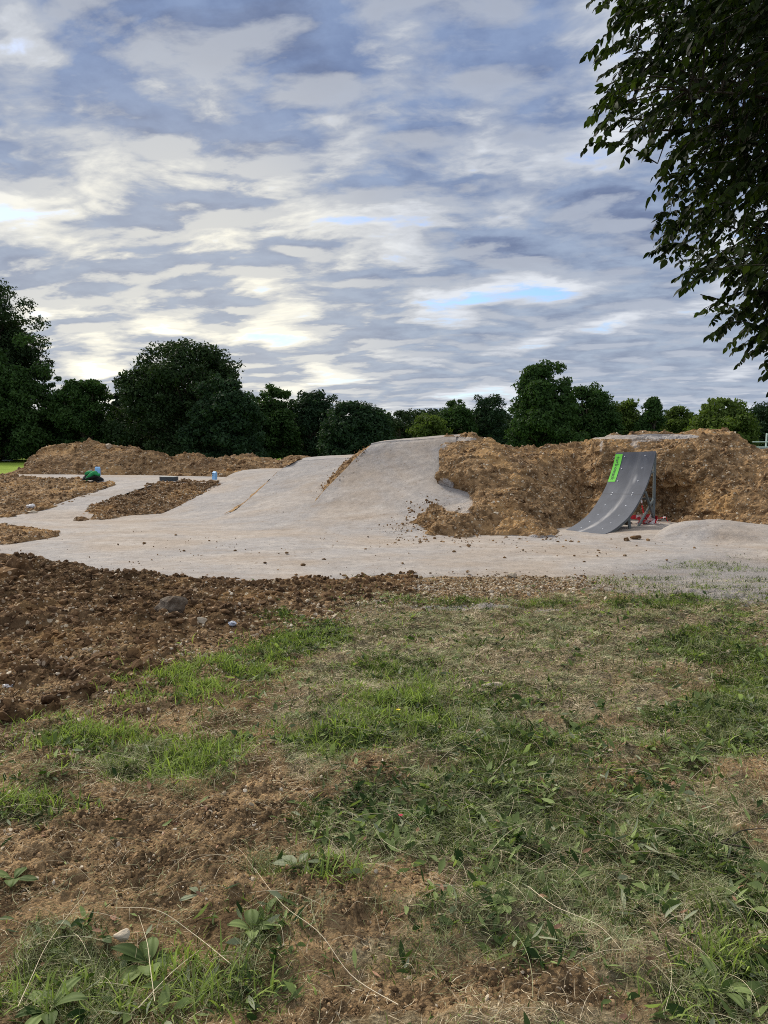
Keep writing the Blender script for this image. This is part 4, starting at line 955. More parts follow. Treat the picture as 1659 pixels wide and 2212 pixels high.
# ================================================================== TREES
def leaves(C, L, Wd, rs, outward=None, upb=.3, tint=None, mat='leaf_oak', parent=None, name='crown'):
    n = len(C); N = rs.normal(size=(n, 3)); 
    if outward is not None: N += outward*1.1
    N[:, 2] += upb; N /= np.linalg.norm(N, axis=1, keepdims=True)
    A = np.cross(N, rs.normal(size=(n, 3))); A /= np.linalg.norm(A, axis=1, keepdims=True); B = np.cross(N, A)
    L = L[:, None]; Wd = Wd[:, None]
    V = np.stack([C-A*L, C+B*Wd-A*L*.1, C+A*L, C-B*Wd-A*L*.1], 1).reshape(-1, 3)
    Fa = np.arange(4*n).reshape(n, 4)
    return mk(name, V, Fa, M[mat], parent, smooth=False, attrs={'tint': np.repeat(tint, 4)})
def tree(px0, px1, ptop, D, mat, seed, label, nleaf=14000, shape='round', name='broadleaf_tree', low=.03, clump=.11, lsz=.15, lobes=None, dens=1.0):
    rs = np.random.RandomState(seed)
    xc = ((px0+px1)/2-CX)/F_PX*D; W = (px1-px0)/F_PX*D/2*1.18; H = CAM_H-(ptop-HOR)/F_PX*D
    root = empty(name, (xc, D, 0), 0)
    K = max(60, int(230*dens*(W/5)**.9))
    prof_ = {'round': ([0, .12, .35, .6, .8, .92, 1], [1.0, 1.05, 1.05, .96, .76, .52, .16]),
             'tall': ([0, .12, .3, .55, .75, .9, 1], [.95, 1.0, .98, .80, .55, .34, .10]),
             'column': ([0, .12, .35, .6, .8, .92, 1], [.8, .95, 1.0, 1.0, .85, .6, .2]),
             'spread': ([0, .2, .45, .65, .8, .92, 1], [.5, .75, .95, 1.0, .85, .6, .25])}[shape]
    h = rs.uniform(low, 1, K)**.9; a = rs.uniform(0, 2*np.pi, K)
    rim = np.interp(h, *prof_)*(1+.40*np.clip(h*1.6, .25, 1)*fbm(np.stack([np.cos(a)*2.2, np.sin(a)*2.2, h*4.5+seed], -1), 3, seed))
    rr = rim*(rs.uniform(.30, 1.0, K)**.55)
    rc = clump*W*rs.uniform(.9, 1.9, K)+.30
    spur = rs.rand(K) < .30; rc[spur] *= .50
    rr = np.where(spur, rim*rs.uniform(.92, 1.14, K), np.minimum(rr, np.maximum(rim-rc/W*.6, .04)))
    m_ = rs.randint(3, 6); sa = rs.uniform(0, 2*np.pi)+np.arange(m_)*2*np.pi/m_+rs.normal(0, .3, m_)
    sr = np.where(np.arange(m_) == 0, .06, rs.uniform(.36, .50, m_)); sh = np.where(np.arange(m_) == 0, 1.0, rs.uniform(.66, .97, m_) if shape != 'tall' else rs.uniform(.50, .80, m_)); sw = np.where(np.arange(m_) == 0, .66, rs.uniform(.48, .62, m_))
    k_ = rs.choice(m_, K, p=sw/sw.sum()); h = h*sh[k_]; rr = rr*sw[k_]
    offx, offy = np.cos(sa)[k_]*sr[k_]*W, np.sin(sa)[k_]*sr[k_]*W
    cen = np.stack([offx+np.cos(a)*rr*W, offy+np.sin(a)*rr*W*.9, np.clip(h*H, .5, H-rc*.75+np.where(spur, .04*H*rs.rand(K), 0))], -1)
    if lobes:
        ex = np.array([[((lx-CX)/F_PX*D)-xc, 0, CAM_H-(ly-HOR)/F_PX*D] for lx, ly in lobes]); cen = np.vstack([cen, ex]); rc = np.append(rc, np.full(len(ex), .11*W+.25))
    ns_ = int(K*.22); ha = rs.uniform(.5, 1.0, ns_); aa = rs.uniform(0, 2*np.pi, ns_); kk = rs.choice(m_, ns_); ra = np.interp(ha, *prof_)*rs.uniform(.85, 1.08, ns_)*sw[kk]
    ex = np.stack([np.cos(sa)[kk]*sr[kk]*W+np.cos(aa)*ra*W, np.sin(sa)[kk]*sr[kk]*W+np.sin(aa)*ra*W*.9, ha*H*sh[kk]*rs.uniform(.97, 1.02, ns_)], -1); cen = np.vstack([cen, ex]); rc = np.append(rc, rs.uniform(.22, .5, ns_))
    nper = rc**1.6; nper = (nper/nper.sum()*nleaf*1.45).astype(int)
    idx = np.repeat(np.arange(len(cen)), nper); n = len(idx)
    d = rs.normal(size=(n, 3)); d[:, 2] += .25; d /= np.linalg.norm(d, axis=1, keepdims=True)
    # irregular clump surface
    rad = rc[idx]*(rs.rand(n)**.33)*(1+.45*fbm(d*2.2+idx[:, None]*3.7, 2, seed))
    P = cen[idx]+d*rad[:, None]*np.array([1.1, 1.1, .78]); P[:, 2] = np.maximum(P[:, 2], .25)
    tint = np.clip(rs.beta(2, 2.2, n)*.7+rs.rand(len(cen))[idx]*.35, 0, 1)
    leaves(P, lsz*rs.uniform(.6, 1.3, n), lsz*.55*rs.uniform(.6, 1.2, n), rs, d, .35, tint, mat, root)
    paths, rads = [], []
    tr_h = H*.72; q = np.linspace(0, 1, 10)[:, None]; bend = rs.normal(0, .25, 2)
    tp_ = np.concatenate([bend[0]*q**2, bend[1]*q**2, q*tr_h-.1], 1); r0 = .035*H+.05
    paths.append(tp_); rads.append(np.linspace(r0, r0*.25, 10))
    big = np.argsort(-rc)[:34]
    for k in big:
        t0 = rs.uniform(.15, .9)*min(1, cen[k][2]/tr_h*.8+.1); s0 = np.array([bend[0]*t0**2, bend[1]*t0**2, t0*tr_h])
        mid_ = (s0+cen[k])/2+np.array([0, 0, -.06*H*rs.rand()]); paths.append(crom(np.array([s0, mid_, cen[k]]), 7)); rads.append(np.linspace(r0*.32, .02, 7))
    V, Fa = tubes(paths, rads, 6); mk('trunk', V, Fa, M['bark'], root)
    tag(root, label, 'tree', 'trees round the field')
    return root
T = tree
T(-140, 96, 622, 72, 'leaf_oak', 1, 'dark towering oak at the left photo edge, tallest crown of the wood', 52000, 'spread', low=.08, lobes=[(30,640),(70,668),(95,705),(98,745),(90,770),(8,625)], clump=.10)
T(-140, 108, 712, 66, 'leaf_mid', 2, 'yellow green feathery tree in front of the tall left oak', 30000, 'tall', low=.02, clump=.07, lobes=[(60,740),(100,800)])
T(92, 172, 820, 69, 'leaf_mid', 3, 'small round green tree between the left oak group and a wider dome', 14000, 'round', clump=.12)
T(138, 262, 824, 66, 'leaf_mid', 4, 'broad dome shaped green tree sloping down to the right, left of the big oak', 20000, 'round', clump=.09)
T(232, 300, 850, 72, 'leaf_blue', 5, 'thin grey green tree showing sky gaps, left of the big oak', 8000, 'column', dens=.8)
T(288, 400, 812, 74, 'leaf_oak', 26, 'dark tree filling in behind the left flank of the big oak', 12000, 'column')
T(282, 545, 750, 66, 'leaf_oak', 6, 'big dark oak with a lumpy crown, tallest in the left middle', 40000, 'round', low=.03, lobes=[(345,765),(375,756),(410,752),(452,765),(480,775),(318,790),(505,795),(330,775)], clump=.085)
T(410, 560, 822, 60, 'leaf_blue', 7, 'dark bluish tree standing in front of the big oak on its right', 22000, 'round', clump=.09, lobes=[(470,825),(440,840),(505,832)])
T(532, 652, 838, 72, 'leaf_mid', 8, 'rounded mid green tree just right of the big oak', 18000, 'column', clump=.08)
T(628, 735, 850, 74, 'leaf_blue', 9, 'dark twin topped tree left of the low dark grove', 14000, 'column', lobes=[(655,855),(690,853),(720,862)])
T(690, 835, 868, 66, 'leaf_blue', 10, 'dark bluish spreading tree behind the gap between middle and tall ramps', 16000, 'round')
T(800, 850, 893, 80, 'leaf_oak', 11, 'small dark tree left of the tree with bright sky gaps', 6000, 'round')
T(840, 896, 888, 88, 'leaf_oak', 12, 'slim dark tree with bright sky gaps behind the tall ramp', 3500, 'round', dens=.5, clump=.08)
T(880, 965, 897, 80, 'leaf_light', 13, 'low olive green tree above the crest of the tall ramp', 10000, 'round')
T(940, 1030, 866, 84, 'leaf_mid', 14, 'green round tree above the right end of the tall ramp', 12000, 'round')
T(1010, 1102, 858, 86, 'leaf_blue', 15, 'airy dark tree with two tips left of the tall conical one', 10000, 'column', lobes=[(1030,862),(1068,860)])
T(1078, 1250, 792, 66, 'leaf_mid', 16, 'tall broad conical tree, highest crown on the right side', 36000, 'tall', low=.02, clump=.08, lobes=[(1140,806),(1172,796),(1200,798),(1212,830),(1125,835)])
T(1205, 1325, 838, 70, 'leaf_mid', 17, 'dark green tree adjoining the tall conical one on its right', 20000, 'round', lobes=[(1245,845),(1280,840)])
T(1298, 1378, 860, 78, 'leaf_light', 18, 'pale yellow green tree with a thin feathery top', 9000, 'column')
T(1360, 1446, 862, 76, 'leaf_mid', 19, 'dark green tree with a pointed top behind the kicker ramp heap', 11000, 'tall')
T(1425, 1500, 878, 82, 'leaf_light', 20, 'low light green tree between the pointed tree and the wide olive one', 8000, 'round')
T(1475, 1632, 862, 64, 'leaf_light', 21, 'wide olive yellow tree near the right photo edge', 20000, 'round', clump=.09)
T(1590, 1740, 868, 74, 'leaf_blue', 22, 'dark tree at the right photo edge behind the white railing', 14000, 'round')
T(1700, 1860, 850, 70, 'leaf_mid', 23, 'green tree just outside the right photo edge', 8000, 'round')
T(-330, -110, 700, 70, 'leaf_mid', 24, 'green tree just outside the left photo edge', 12000, 'round')
# low second row closing the gaps below the crowns
def thick_label(x):
    marks = [(0, 'the left photo edge'), (190, 'the broad green dome'), (290, 'the left flank of the big oak'), (390, 'the crown of the big oak'), (480, 'the bluish tree beside the big oak'), (590, 'the rounded tree right of the big oak'), (690, 'the dark twin topped tree'),
             (770, 'the spreading tree by the tall jump'), (870, 'the crest of the tall jump'), (960, 'the right end of the tall jump top'), (1050, 'the airy tree with two tips'), (1160, 'the tall conical tree'), (1260, 'the tree right of the conical one'),
             (1340, 'the pale feathery tree'), (1400, 'the kicker ramp top'), (1480, 'the low light green tree'), (1560, 'the wide olive tree'), (1640, 'the white roof railing')]
    if x < -60: return 'dark low thicket tree, '+{-200: 'farthest', -105: 'just'}.get(x, 'somewhere')+' beyond the left photo edge'
    if x == -10: return 'dark low thicket tree of the second row at the far left corner'
    if False: return 'dark low thicket tree, %s beyond the left photo edge' % ('farthest' if x < -150 else 'just')
    if x > 1680: return 'dark low thicket tree, %s beyond the right photo edge' % {1700: 'just', 1795: 'a little way', 1890: 'farthest'}.get(x, 'next')
    return 'dark low second row thicket tree behind '+min(marks, key=lambda m: abs(m[0]-x))[1]
rs = np.random.RandomState(4)
for k, cx_ in enumerate(range(-200, 1900, 95)):
    Dk = 92+8*rs.rand(); top_ = 884+24*rs.rand()
    n_ = 'second row dark thicket tree low behind the crowns'
    T(cx_-85, cx_+85, top_, Dk, 'leaf_blue' if k % 2 else 'leaf_oak', 50+k, thick_label(cx_), 8000, 'column', name='thicket_tree', clump=.12, lsz=.2)
# bushes at the far left edge in front of the oaks
T(-60, 70, 930, 70, 'leaf_oak', 90, 'dark bush under the oaks behind the bright field, far left', 6000, 'round', name='bush')

# ================================================================== NEAR TREE (right edge)
def near_tree():
    rs = np.random.RandomState(12)
    root = empty('hornbeam_tree', (5.3, 6.3, 0))
    # crown outline as seen in the photo; the crown has real depth behind and to the right of it
    poly = np.array([(1300,-60),(1270,21),(1330,30),(1291,62),(1320,110),(1251,137),(1292,172),(1278,205),(1290,225),(1255,249),(1300,265),(1261,325),(1292,316),(1333,346),(1352,312),(1388,333),(1405,302),(1438,333),(1432,362),(1400,388),
                     (1436,412),(1408,430),(1432,470),(1384,548),(1418,562),(1443,607),(1464,628),(1490,602),(1527,611),(1560,640),(1502,691),(1545,712),(1525,742),(1563,759),(1580,793),(1622,778),(1654,788),(1632,826),(1650,865),(1900,900),(2000,-60)], float)
    def inside(P, x, y):
        c = np.zeros(len(x), bool); j = len(P)-1
        for i in range(len(P)):
            cond = ((P[i, 1] > y) != (P[j, 1] > y)) & (x < (P[j, 0]-P[i, 0])*(y-P[i, 1])/(P[j, 1]-P[i, 1]+1e-9)+P[i, 0]); c ^= cond; j = i
        return c
    edge = []
    for i in range(len(poly)-3):
        a, b = poly[i], poly[i+1]; L = np.hypot(*(b-a))
        for t in np.arange(0, 1, 26/max(L, 26)): edge.append(a+(b-a)*t)
    edge = np.array(edge); n1 = len(edge)
    Ex, Ey = edge[:, 0]+14+rs.normal(0, 6, n1), edge[:, 1]-8+rs.normal(0, 6, n1); Ed = rs.uniform(4.3, 6.4, n1)
    x = rs.uniform(1260, 1960, 4200); y = rs.uniform(-60, 900, 4200); m = inside(poly, x-18, y+22) & inside(poly, x-6, y)
    keep = rs.rand(4200) < np.interp(x-np.interp(y, [0, 340, 560, 800], [1280, 1350, 1420, 1620]), [0, 120, 300], [.22, .42, .72]); m &= keep
    x, y = x[m], y[m]; d = rs.uniform(4.3, 7.8, len(x))
    tips = np.array([at(a, b, c) for a, b, c in zip(np.append(Ex, x), np.append(Ey, y), np.append(Ed, d))])
    nt = len(tips)
    # trunk and limbs
    trunk = crom(np.array([[0, 0, -.1], [.05, -.02, 1.2], [0, .06, 2.6], [.08, .0, 4.2], [0, -.1, 6.2]], float), 24)
    paths = [trunk]; rads = [np.linspace(.21, .07, 24)]
    limb_pts = []
    tl = tips-np.array(root.location)
    order = rs.choice(nt, 46, replace=False)
    for k in order:
        e = tl[k]+np.array([.15, .1, .10]); z0 = np.clip(e[2]-rs.uniform(.2, 1.0), .9, 5.8); s0 = trunk[np.argmin(abs(trunk[:, 2]-z0))]
        mid_ = (s0+e)/2+np.array([0, 0, .28]); P = crom(np.array([s0, (s0*.6+e*.4)+np.array([0, 0, .2]), mid_*.45+e*.55+np.array([0, 0, .08]), e]), 16)
        paths.append(P); rads.append(np.linspace(.028, .003, 16)); limb_pts.append(P[4:])
    LP = np.concatenate(limb_pts)
    LV, LF, LTn = [], [], []; off = 0
    twigs_p, twigs_r = [], []
    # leaf template: pointed oval folded along the midrib
    ly = np.array([0, .18, .42, .68, 1.0]); lw = np.array([0, .21, .285, .20, 0])
    tmpl = [(0, 0, 0)]+sum([[(-lw[i], ly[i], .07*lw[i]*3), (0, ly[i], 0), (lw[i], ly[i], .07*lw[i]*3)] for i in (1, 2, 3)], [])+[(0, 1, 0)]
    tmpl = np.array(tmpl, float); tmpl[:, 2] -= .12*(tmpl[:, 1]**2)
    tf = np.array([(0, 2, 1), (0, 3, 2), (1, 2, 5), (1, 5, 4), (2, 3, 6), (2, 6, 5), (4, 5, 8), (4, 8, 7), (5, 6, 9), (5, 9, 8), (7, 8, 10), (8, 9, 10)])
    for k in range(nt):
        tip = tl[k]; L = rs.uniform(.26, .48)
        dirv = np.array([-.75+rs.normal(0, .35), rs.normal(0, .45)-.1, -.55+rs.normal(0, .25)])
        if k < n1: dirv = np.array([-.8+rs.normal(0, .25), rs.normal(0, .4), -.5+rs.normal(0, .3)])
        dirv /= np.linalg.norm(dirv)
        s0 = tip-dirv*L+np.array([0, 0, -.02]); md = (s0+tip)/2+np.array([0, 0, .05])
        j = np.argmin(((LP-s0)**2).sum(1)); q = LP[j]
        P = crom(np.array([s0, md, tip]), 14)
        if np.linalg.norm(q-s0) < .4:
            twigs_p.append(crom(np.array([q, (q+s0)/2+[0, 0, .03], s0]), 5)); twigs_r.append(np.linspace(.006, .0035, 5))
        twigs_p.append(P); twigs_r.append(np.linspace(.0035, .0012, 14))
        n = rs.randint(18, 28); tt_ = np.linspace(.06, 1.0, n)
        C = np.stack([np.interp(tt_, np.linspace(0, 1, 14), P[:, i]) for i in range(3)], 1)
        Td = np.gradient(P, axis=0)[np.clip((tt_*13).astype(int), 0, 13)]; Td /= np.linalg.norm(Td, axis=1, keepdims=True)
        side = np.cross(Td, [0, 0, 1.]); side /= np.linalg.norm(side, axis=1, keepdims=True)+1e-9
        sg = np.where(np.arange(n) % 2, 1, -1)[:, None]
        Y = Td*.65+side*sg*.75+rs.normal(0, .22, (n, 3))+np.array([0, 0, -.42]); Y[-1] = Td[-1]+[0, 0, -.3]
        Y /= np.linalg.norm(Y, axis=1, keepdims=True)
        Nn = np.array([0, 0, 1.])+rs.normal(0, .45, (n, 3)); Xx = np.cross(Y, Nn); Xx /= np.linalg.norm(Xx, axis=1, keepdims=True); Zz = np.cross(Xx, Y)
        sz = rs.uniform(.036, .074, n)[:, None, None]
        V = C[:, None]+sz*(tmpl[None, :, 0:1]*Xx[:, None]+tmpl[None, :, 1:2]*Y[:, None]+tmpl[None, :, 2:3]*Zz[:, None])
        LV.append(V.reshape(-1, 3)); LF.append((tf[None]+(np.arange(n)*11)[:, None, None]+off).reshape(-1, 3)); off += n*11
        LTn.append(np.repeat(np.clip(rs.beta(1.6, 3.0, n)+(.35 if rs.rand() < .12 else 0), 0, 1), 11))
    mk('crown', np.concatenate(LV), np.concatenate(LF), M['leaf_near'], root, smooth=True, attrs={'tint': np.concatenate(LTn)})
    V, Fa = tubes(paths, rads, 8); mk('trunk', V, Fa, M['bark'], root)
    V, Fa = tubes(twigs_p, twigs_r, 4); mk('twigs', V, Fa, M['twig_bark'], root)
    tag(root, 'near dark leafy tree overhanging from the right with drooping pointed leaves against the sky', 'tree')
near_tree()

# ================================================================== FOREGROUND COVER
rs = np.random.RandomState(99)
def sample(n, d0, d1, wfun, spread=.74):
    out = []; got = 0
    while got < n:
        m = n*3
        y = np.sqrt(rs.uniform(d0**2, d1**2, m)); x = rs.uniform(-spread, spread, m)*(y+.3)
        k = masks(x, y); px, py = to_px(x, y)
        w_ = wfun(k, px, py, x, y)
        s_ = rs.rand(m) < w_; P = np.stack([x[s_], y[s_]], 1); out.append(P); got += len(P)
        if len(P) < n*.01: break
    P = np.concatenate(out)[:n]; return P
def blades(name, P, L, W, lean, mat, label=None, seg=3, curl=.6, z0=0.0, heading=None, tint=None, cat=None, flat=False):
    n = len(P); a = rs.uniform(0, 2*np.pi, n) if heading is None else (fbm(xyz(P[:, 0]*heading, P[:, 1]*heading), 2, 55)*9+rs.normal(0, .55, n)+np.pi*(rs.rand(n) < .25))
    z = soil_height(P[:, 0], P[:, 1])+z0
    t_ = np.linspace(0, 1, seg+1)[None]
    phi = lean[:, None]+curl*(t_)*rs.uniform(.2, 1.6, n)[:, None]      # angle from vertical grows along the blade
    ds = L[:, None]/seg
    hx = np.concatenate([np.zeros((n, 1)), np.cumsum(np.sin(phi[:, :-1])*ds, 1)], 1); hz = np.concatenate([np.zeros((n, 1)), np.cumsum(np.cos(phi[:, :-1])*ds, 1)], 1)
    hz = np.maximum(hz, .002)
    yaw = a[:, None]+(t_*rs.normal(0, .5, n)[:, None])
    cx_, cy_ = P[:, 0:1]+hx*np.cos(yaw), P[:, 1:2]+hx*np.sin(yaw); cz = z[:, None]+hz
    wv = W[:, None]*np.array([1.0, .95, .6, .08] if seg == 3 else [1, .7, .08])[None]*.5
    tw = a[:, None]+np.pi/2+rs.normal(0, .7, n)[:, None]
    ox, oy = np.cos(tw)*wv, np.sin(tw)*wv
    A = np.stack([cx_-ox, cy_-oy, cz], -1); B = np.stack([cx_+ox, cy_+oy, cz+wv*.4], -1)
    V = np.stack([A, B], 2).reshape(n, -1, 3); m = V.shape[1]
    i = np.arange(seg)*2; f = np.stack([i, i+1, i+3, i+2], -1)
    Fa = (f[None]+(np.arange(n)*m)[:, None, None]).reshape(-1, 4)
    if tint is None: tint = np.clip(rs.beta(.8, 2.0, n)+.50*fbm(xyz(P[:, 0]*9, P[:, 1]*9), 3, 91), 0, 1)
    o = mk(name, V.reshape(-1, 3), Fa, M[mat], attrs={'tint': np.repeat(tint, m)})
    tag(o, label, cat, kind='stuff'); return o
def patchy(x, y, f, s): return np.clip(.5+2.1*fbm(xyz(x*f, y*f), 3, s), 0, 1)
# green grass and mown regrowth
P = sample(100000, 1.55, 8.9, lambda k, px, py, x, y: np.clip(k['green']*1.25-.12, .07*(k['soil'] < .3), 1)*(.25+.75*patchy(x, y, 3.5, 1))*np.clip(4.2/y, .3, 1)**.7*(1-.8*np.clip(k['soil'], 0, 1)*(k['green'] < .4)))
n = len(P); tall = rs.rand(n)
L = (.018+.05*tall**2.2)*np.clip(P[:, 1]/4, .8, 1.25); blades('grass', P, L, rs.uniform(.0016, .0042, n)*np.clip(P[:, 1]/3.5, .8, 1.7), rs.uniform(.1, 1.35, n), 'grass', 'green grass blades growing in patches over the mown foreground', curl=.8)
# lush tufts
def lush(k, px, py, x, y): return blob(px, py, [(400,1470,120,42,1,12),(520,1430,110,36,1,15),(290,1492,80,30,1),(870,1525,110,50,1),(740,1590,110,35,.7),(200,1595,120,35,1),(350,1630,150,45,1),(620,1395,100,22,.7,10),(60,1745,100,25,.8),(220,2150,220,50,.5),(700,1900,100,50,.5),(1580,1640,80,40,.5),(480,2130,120,60,.8),(1560,2130,120,90,.8)])*patchy(x, y, 5, 2)
P = sample(11000, 1.6, 8.5, lush); n = len(P)
blades('grass_tufts', P, .03+.085*rs.rand(n)**1.8, rs.uniform(.003, .009, n), rs.uniform(.0, 1.1, n), 'grass', 'taller lush green grass tufts between bare earth patches', curl=1.0, tint=rs.beta(2.2, 1.4, n))
# fine wispy mown grass, pale green grey
P = sample(115000, 1.55, 8.6, lambda k, px, py, x, y: np.clip(np.maximum(k['green']*.95, k['thatch']*.75)-.12, .10, 1)*patchy(x, y, 4, 6)*np.clip(3.6/y, .35, 1)*(1-.85*k['dust'])*(1-.7*np.clip(k['soil'], 0, 1)))
n = len(P); blades('mown_grass', P, rs.uniform(.02, .075, n), rs.uniform(.0010, .0026, n)*np.clip(P[:, 1]/3, .8, 2.0), rs.uniform(.9, 1.5, n), 'fine_grass', 'fine limp clippings of mown grass covering the ground', curl=.4, z0=.004, heading=2.2)
# bushy tufts of hair-fine grass
ctr_px = [(450,2140),(500,2165),(410,2175),(540,2100),(560,2040),(620,1985),(680,2010),(150,2150),(60,2100),(230,2090),(120,2030),(330,1700),(400,1712),(470,1690),(250,1660),(600,1880),(560,1870),(750,1650),(700,1690),
          (1010,2000),(960,2050),(880,2060),(1100,1900),(1180,1960),(1290,1960),(1420,1890),(1500,1960),(1560,2060),(1480,2150),(1620,2180),(940,1720),(1010,1800),(880,1830),(1350,1760),(1480,1760),(1600,1840),(1230,1700),(770,1900),(820,1980),(1100,1740),(1400,1600),(1550,1560),(1080,1560),(900,1480)]
r4 = np.random.RandomState(7); cs = np.array([gp(a, b)[:2] for a, b in ctr_px]); ex_ = sample(90, 1.8, 7.0, lambda k, px, py, x, y: np.clip(k['green']-.3, 0, 1)*np.clip(3/y, .3, 1))
cs = np.vstack([cs, ex_]); k_ = r4.randint(0, len(cs), 15000); P = cs[k_]+r4.normal(0, 1, (15000, 2))*np.array([.045, .035])
n = len(P); blades('grass_bunches', P, .03+.075*r4.rand(n)**1.3, r4.uniform(.0009, .0024, n)*np.clip(P[:, 1]/3, .9, 2), r4.uniform(.1, 1.35, n), 'fine_grass', 'bushy bunches of hair fine grass rising between the clippings', curl=.9, tint=np.clip(r4.beta(1.2, 2.6, n)*.8+.25*r4.rand(len(cs))[k_]-.08, 0, 1))
# straw thatch
P = sample(110000, 1.55, 8.8, lambda k, px, py, x, y: np.clip(np.maximum(k['thatch']-.15, .45*k['green']), .20, 1)*(.2+.8*patchy(x, y, 3, 8))*np.clip(4/y, .4, 1)*(1-.9*k['dust'])*(1-.6*np.clip(k['soil'], 0, 1)))
n = len(P); blades('dry_thatch', P, rs.uniform(.02, .07, n), rs.uniform(.0009, .0026, n)*np.clip(P[:, 1]/3, .8, 2.2), rs.uniform(1.1, 1.55, n), 'straw', 'dry straw coloured thatch lying flat over the mown ground', curl=.25, z0=.003, heading=1.7, tint=np.clip(rs.beta(.8, 2.0, n)+.50*fbm(xyz(P[:, 0]*7, P[:, 1]*7), 3, 92), 0, 1))
# sparse green on the dust at the right
P = sample(5000, 7.2, 12.0, lambda k, px, py, x, y: np.clip(k['dust'], 0, 1)*np.clip((px-1180)/150, 0, 1)*np.clip((py-1185)/40, 0, 1)*(patchy(x, y*2, 1.6, 15) > .62)*.8, .6); n = len(P)
blades('sparse_grass', P, rs.uniform(.02, .06, n), rs.uniform(.003, .007, n), rs.uniform(.2, 1.4, n), 'grass', 'sparse grass poking through the pale dust on the right', curl=.6)
# broad weed leaves, mostly cut and lying about
def broad(name, P, L, W, mat, label, pitch, z0=.004, tint=None):
    n = len(P); a = rs.uniform(0, 2*np.pi, n); z = soil_height(P[:, 0], P[:, 1])+z0
    t_ = np.array([0, .22, .5, .78, 1.0]); wf = np.array([.10, .72, 1.0, .66, .04])
    cur = rs.uniform(-1.2, 1.4, n)[:, None]*.5; phi = pitch[:, None]-cur*t_[None]          # elevation angle
    ds = L[:, None]*.25
    hx = np.concatenate([np.zeros((n, 1)), np.cumsum(np.cos(phi[:, 1:])*ds, 1)], 1); hz = np.concatenate([np.zeros((n, 1)), np.cumsum(np.sin(phi[:, 1:])*ds, 1)], 1)
    hz = np.maximum(hz, .001*np.arange(5)[None])
    bend = a[:, None]+rs.normal(0, .35, n)[:, None]*t_[None]
    cx_, cy_, cz = P[:, 0:1]+hx*np.cos(bend), P[:, 1:2]+hx*np.sin(bend), z[:, None]+hz
    roll = rs.normal(0, .55, n)[:, None]; hw = W[:, None]*wf[None]*.5*(1+.15*rs.normal(size=(n, 5)))
    px_, py2 = -np.sin(a)[:, None], np.cos(a)[:, None]
    fold = .30*hw
    A = np.stack([cx_-px_*hw*np.cos(roll), cy_-py2*hw*np.cos(roll), cz-hw*np.sin(roll)+fold], -1); Mm = np.stack([cx_, cy_, cz], -1); B = np.stack([cx_+px_*hw*np.cos(roll), cy_+py2*hw*np.cos(roll), cz+hw*np.sin(roll)+fold], -1)
    lowest = np.minimum(A[..., 2].min(1), B[..., 2].min(1))-z; sh = np.maximum(.002-lowest, 0)
    V = np.stack([A, Mm, B], 2); V[..., 2] += sh[:, None, None]; V = V.reshape(n, -1, 3)
    i = np.arange(4)*3; f = np.concatenate([np.stack([i, i+1, i+4, i+3], -1), np.stack([i+1, i+2, i+5, i+4], -1)])
    Fa = (f[None]+(np.arange(n)*15)[:, None, None]).reshape(-1, 4)
    if tint is None: tint = np.clip(rs.beta(.7, 1.7, n)+.35*fbm(xyz(P[:, 0]*7, P[:, 1]*7), 3, 93), 0, 1)
    o = mk(name, V.reshape(-1, 3), Fa, M[mat], attrs={'tint': np.repeat(tint, 15)}); tag(o, label, kind='stuff'); return o
wf_ = lambda k, px, py, x, y: np.clip(k['green']*1.2-.2, .07*(k['soil'] < .3)+.008, 1)*(.15+.85*patchy(x, y, 4.5, 21))*np.clip(4.5/y, .3, 1)*(1-k['dust'])
P = sample(21000, 1.55, 8.6, wf_); n = len(P); sl = .014+.062*rs.rand(n)**2.3
broad('weed_leaves', P, sl, sl*rs.uniform(.16, .48, n), 'weed_leaf', 'broad plantain and dandelion leaves scattered through the grass', rs.uniform(-.1, .75, n))
P = sample(900, 1.6, 7.0, wf_); n = len(P)
broad('wilted_leaves', P, rs.uniform(.03, .085, n), rs.uniform(.008, .022, n), 'pale_leaf', 'pale wilted leaves showing their undersides among the clippings', rs.uniform(-.05, .35, n), .012)
P = sample(500, 1.6, 7.0, lambda k, px, py, x, y: np.full(len(x), .5)*(1-k['dust'])); n = len(P)
broad('dead_leaves', P, rs.uniform(.02, .05, n), rs.uniform(.008, .022, n), 'dead_leaf', 'brown dead leaves lying on the ground', rs.uniform(0, .4, n), .008)
# soil crumbs, clods and pebbles
def crumbs(name, n, d0, d1, wf, lo, hi, p_, mat, label, base, flat=.7, sink=.3, tilt=.5):
    P = sample(n, d0, d1, wf); n = len(P); size = lo*(hi/lo)**(rs.rand(n)**p_)*np.clip(P[:, 1]/3.2, .8, 2.2)
    V, Fa, Tn = scatter_rocks(np.column_stack([P, soil_height(P[:, 0], P[:, 1])]), size, rs, base, tilt=tilt, sink=sink, flat=flat)
    o = mk(name, V, Fa, M[mat], smooth=False, attrs={'tint': Tn}); tag(o, label, kind='stuff')
sw = lambda k, px, py, x, y: np.clip(k['soil']*1.2-.2, 0, 1)*(1-.8*k['green'])*np.clip(4/y, .3, 1)*(.3+.7*patchy(x, y, 4, 31))
crumbs('soil_crumbs', 130000, 1.5, 7.6, sw, .0028, .018, 2.6, 'soil_crumb', 'loose crumbs of orange brown soil in the foreground', ICO1)
crumbs('pebbles', 12000, 1.5, 8.2, lambda k, px, py, x, y: np.clip(k['soil']*1.1-.2, .03, 1)*(1-.6*k['green'])*(1-.7*k['dust'])*np.clip(5/y, .3, 1), .0028, .020, 2.4, 'stone', 'pale flint pebbles scattered over the bare soil', ICO2, .5, .35, .7)
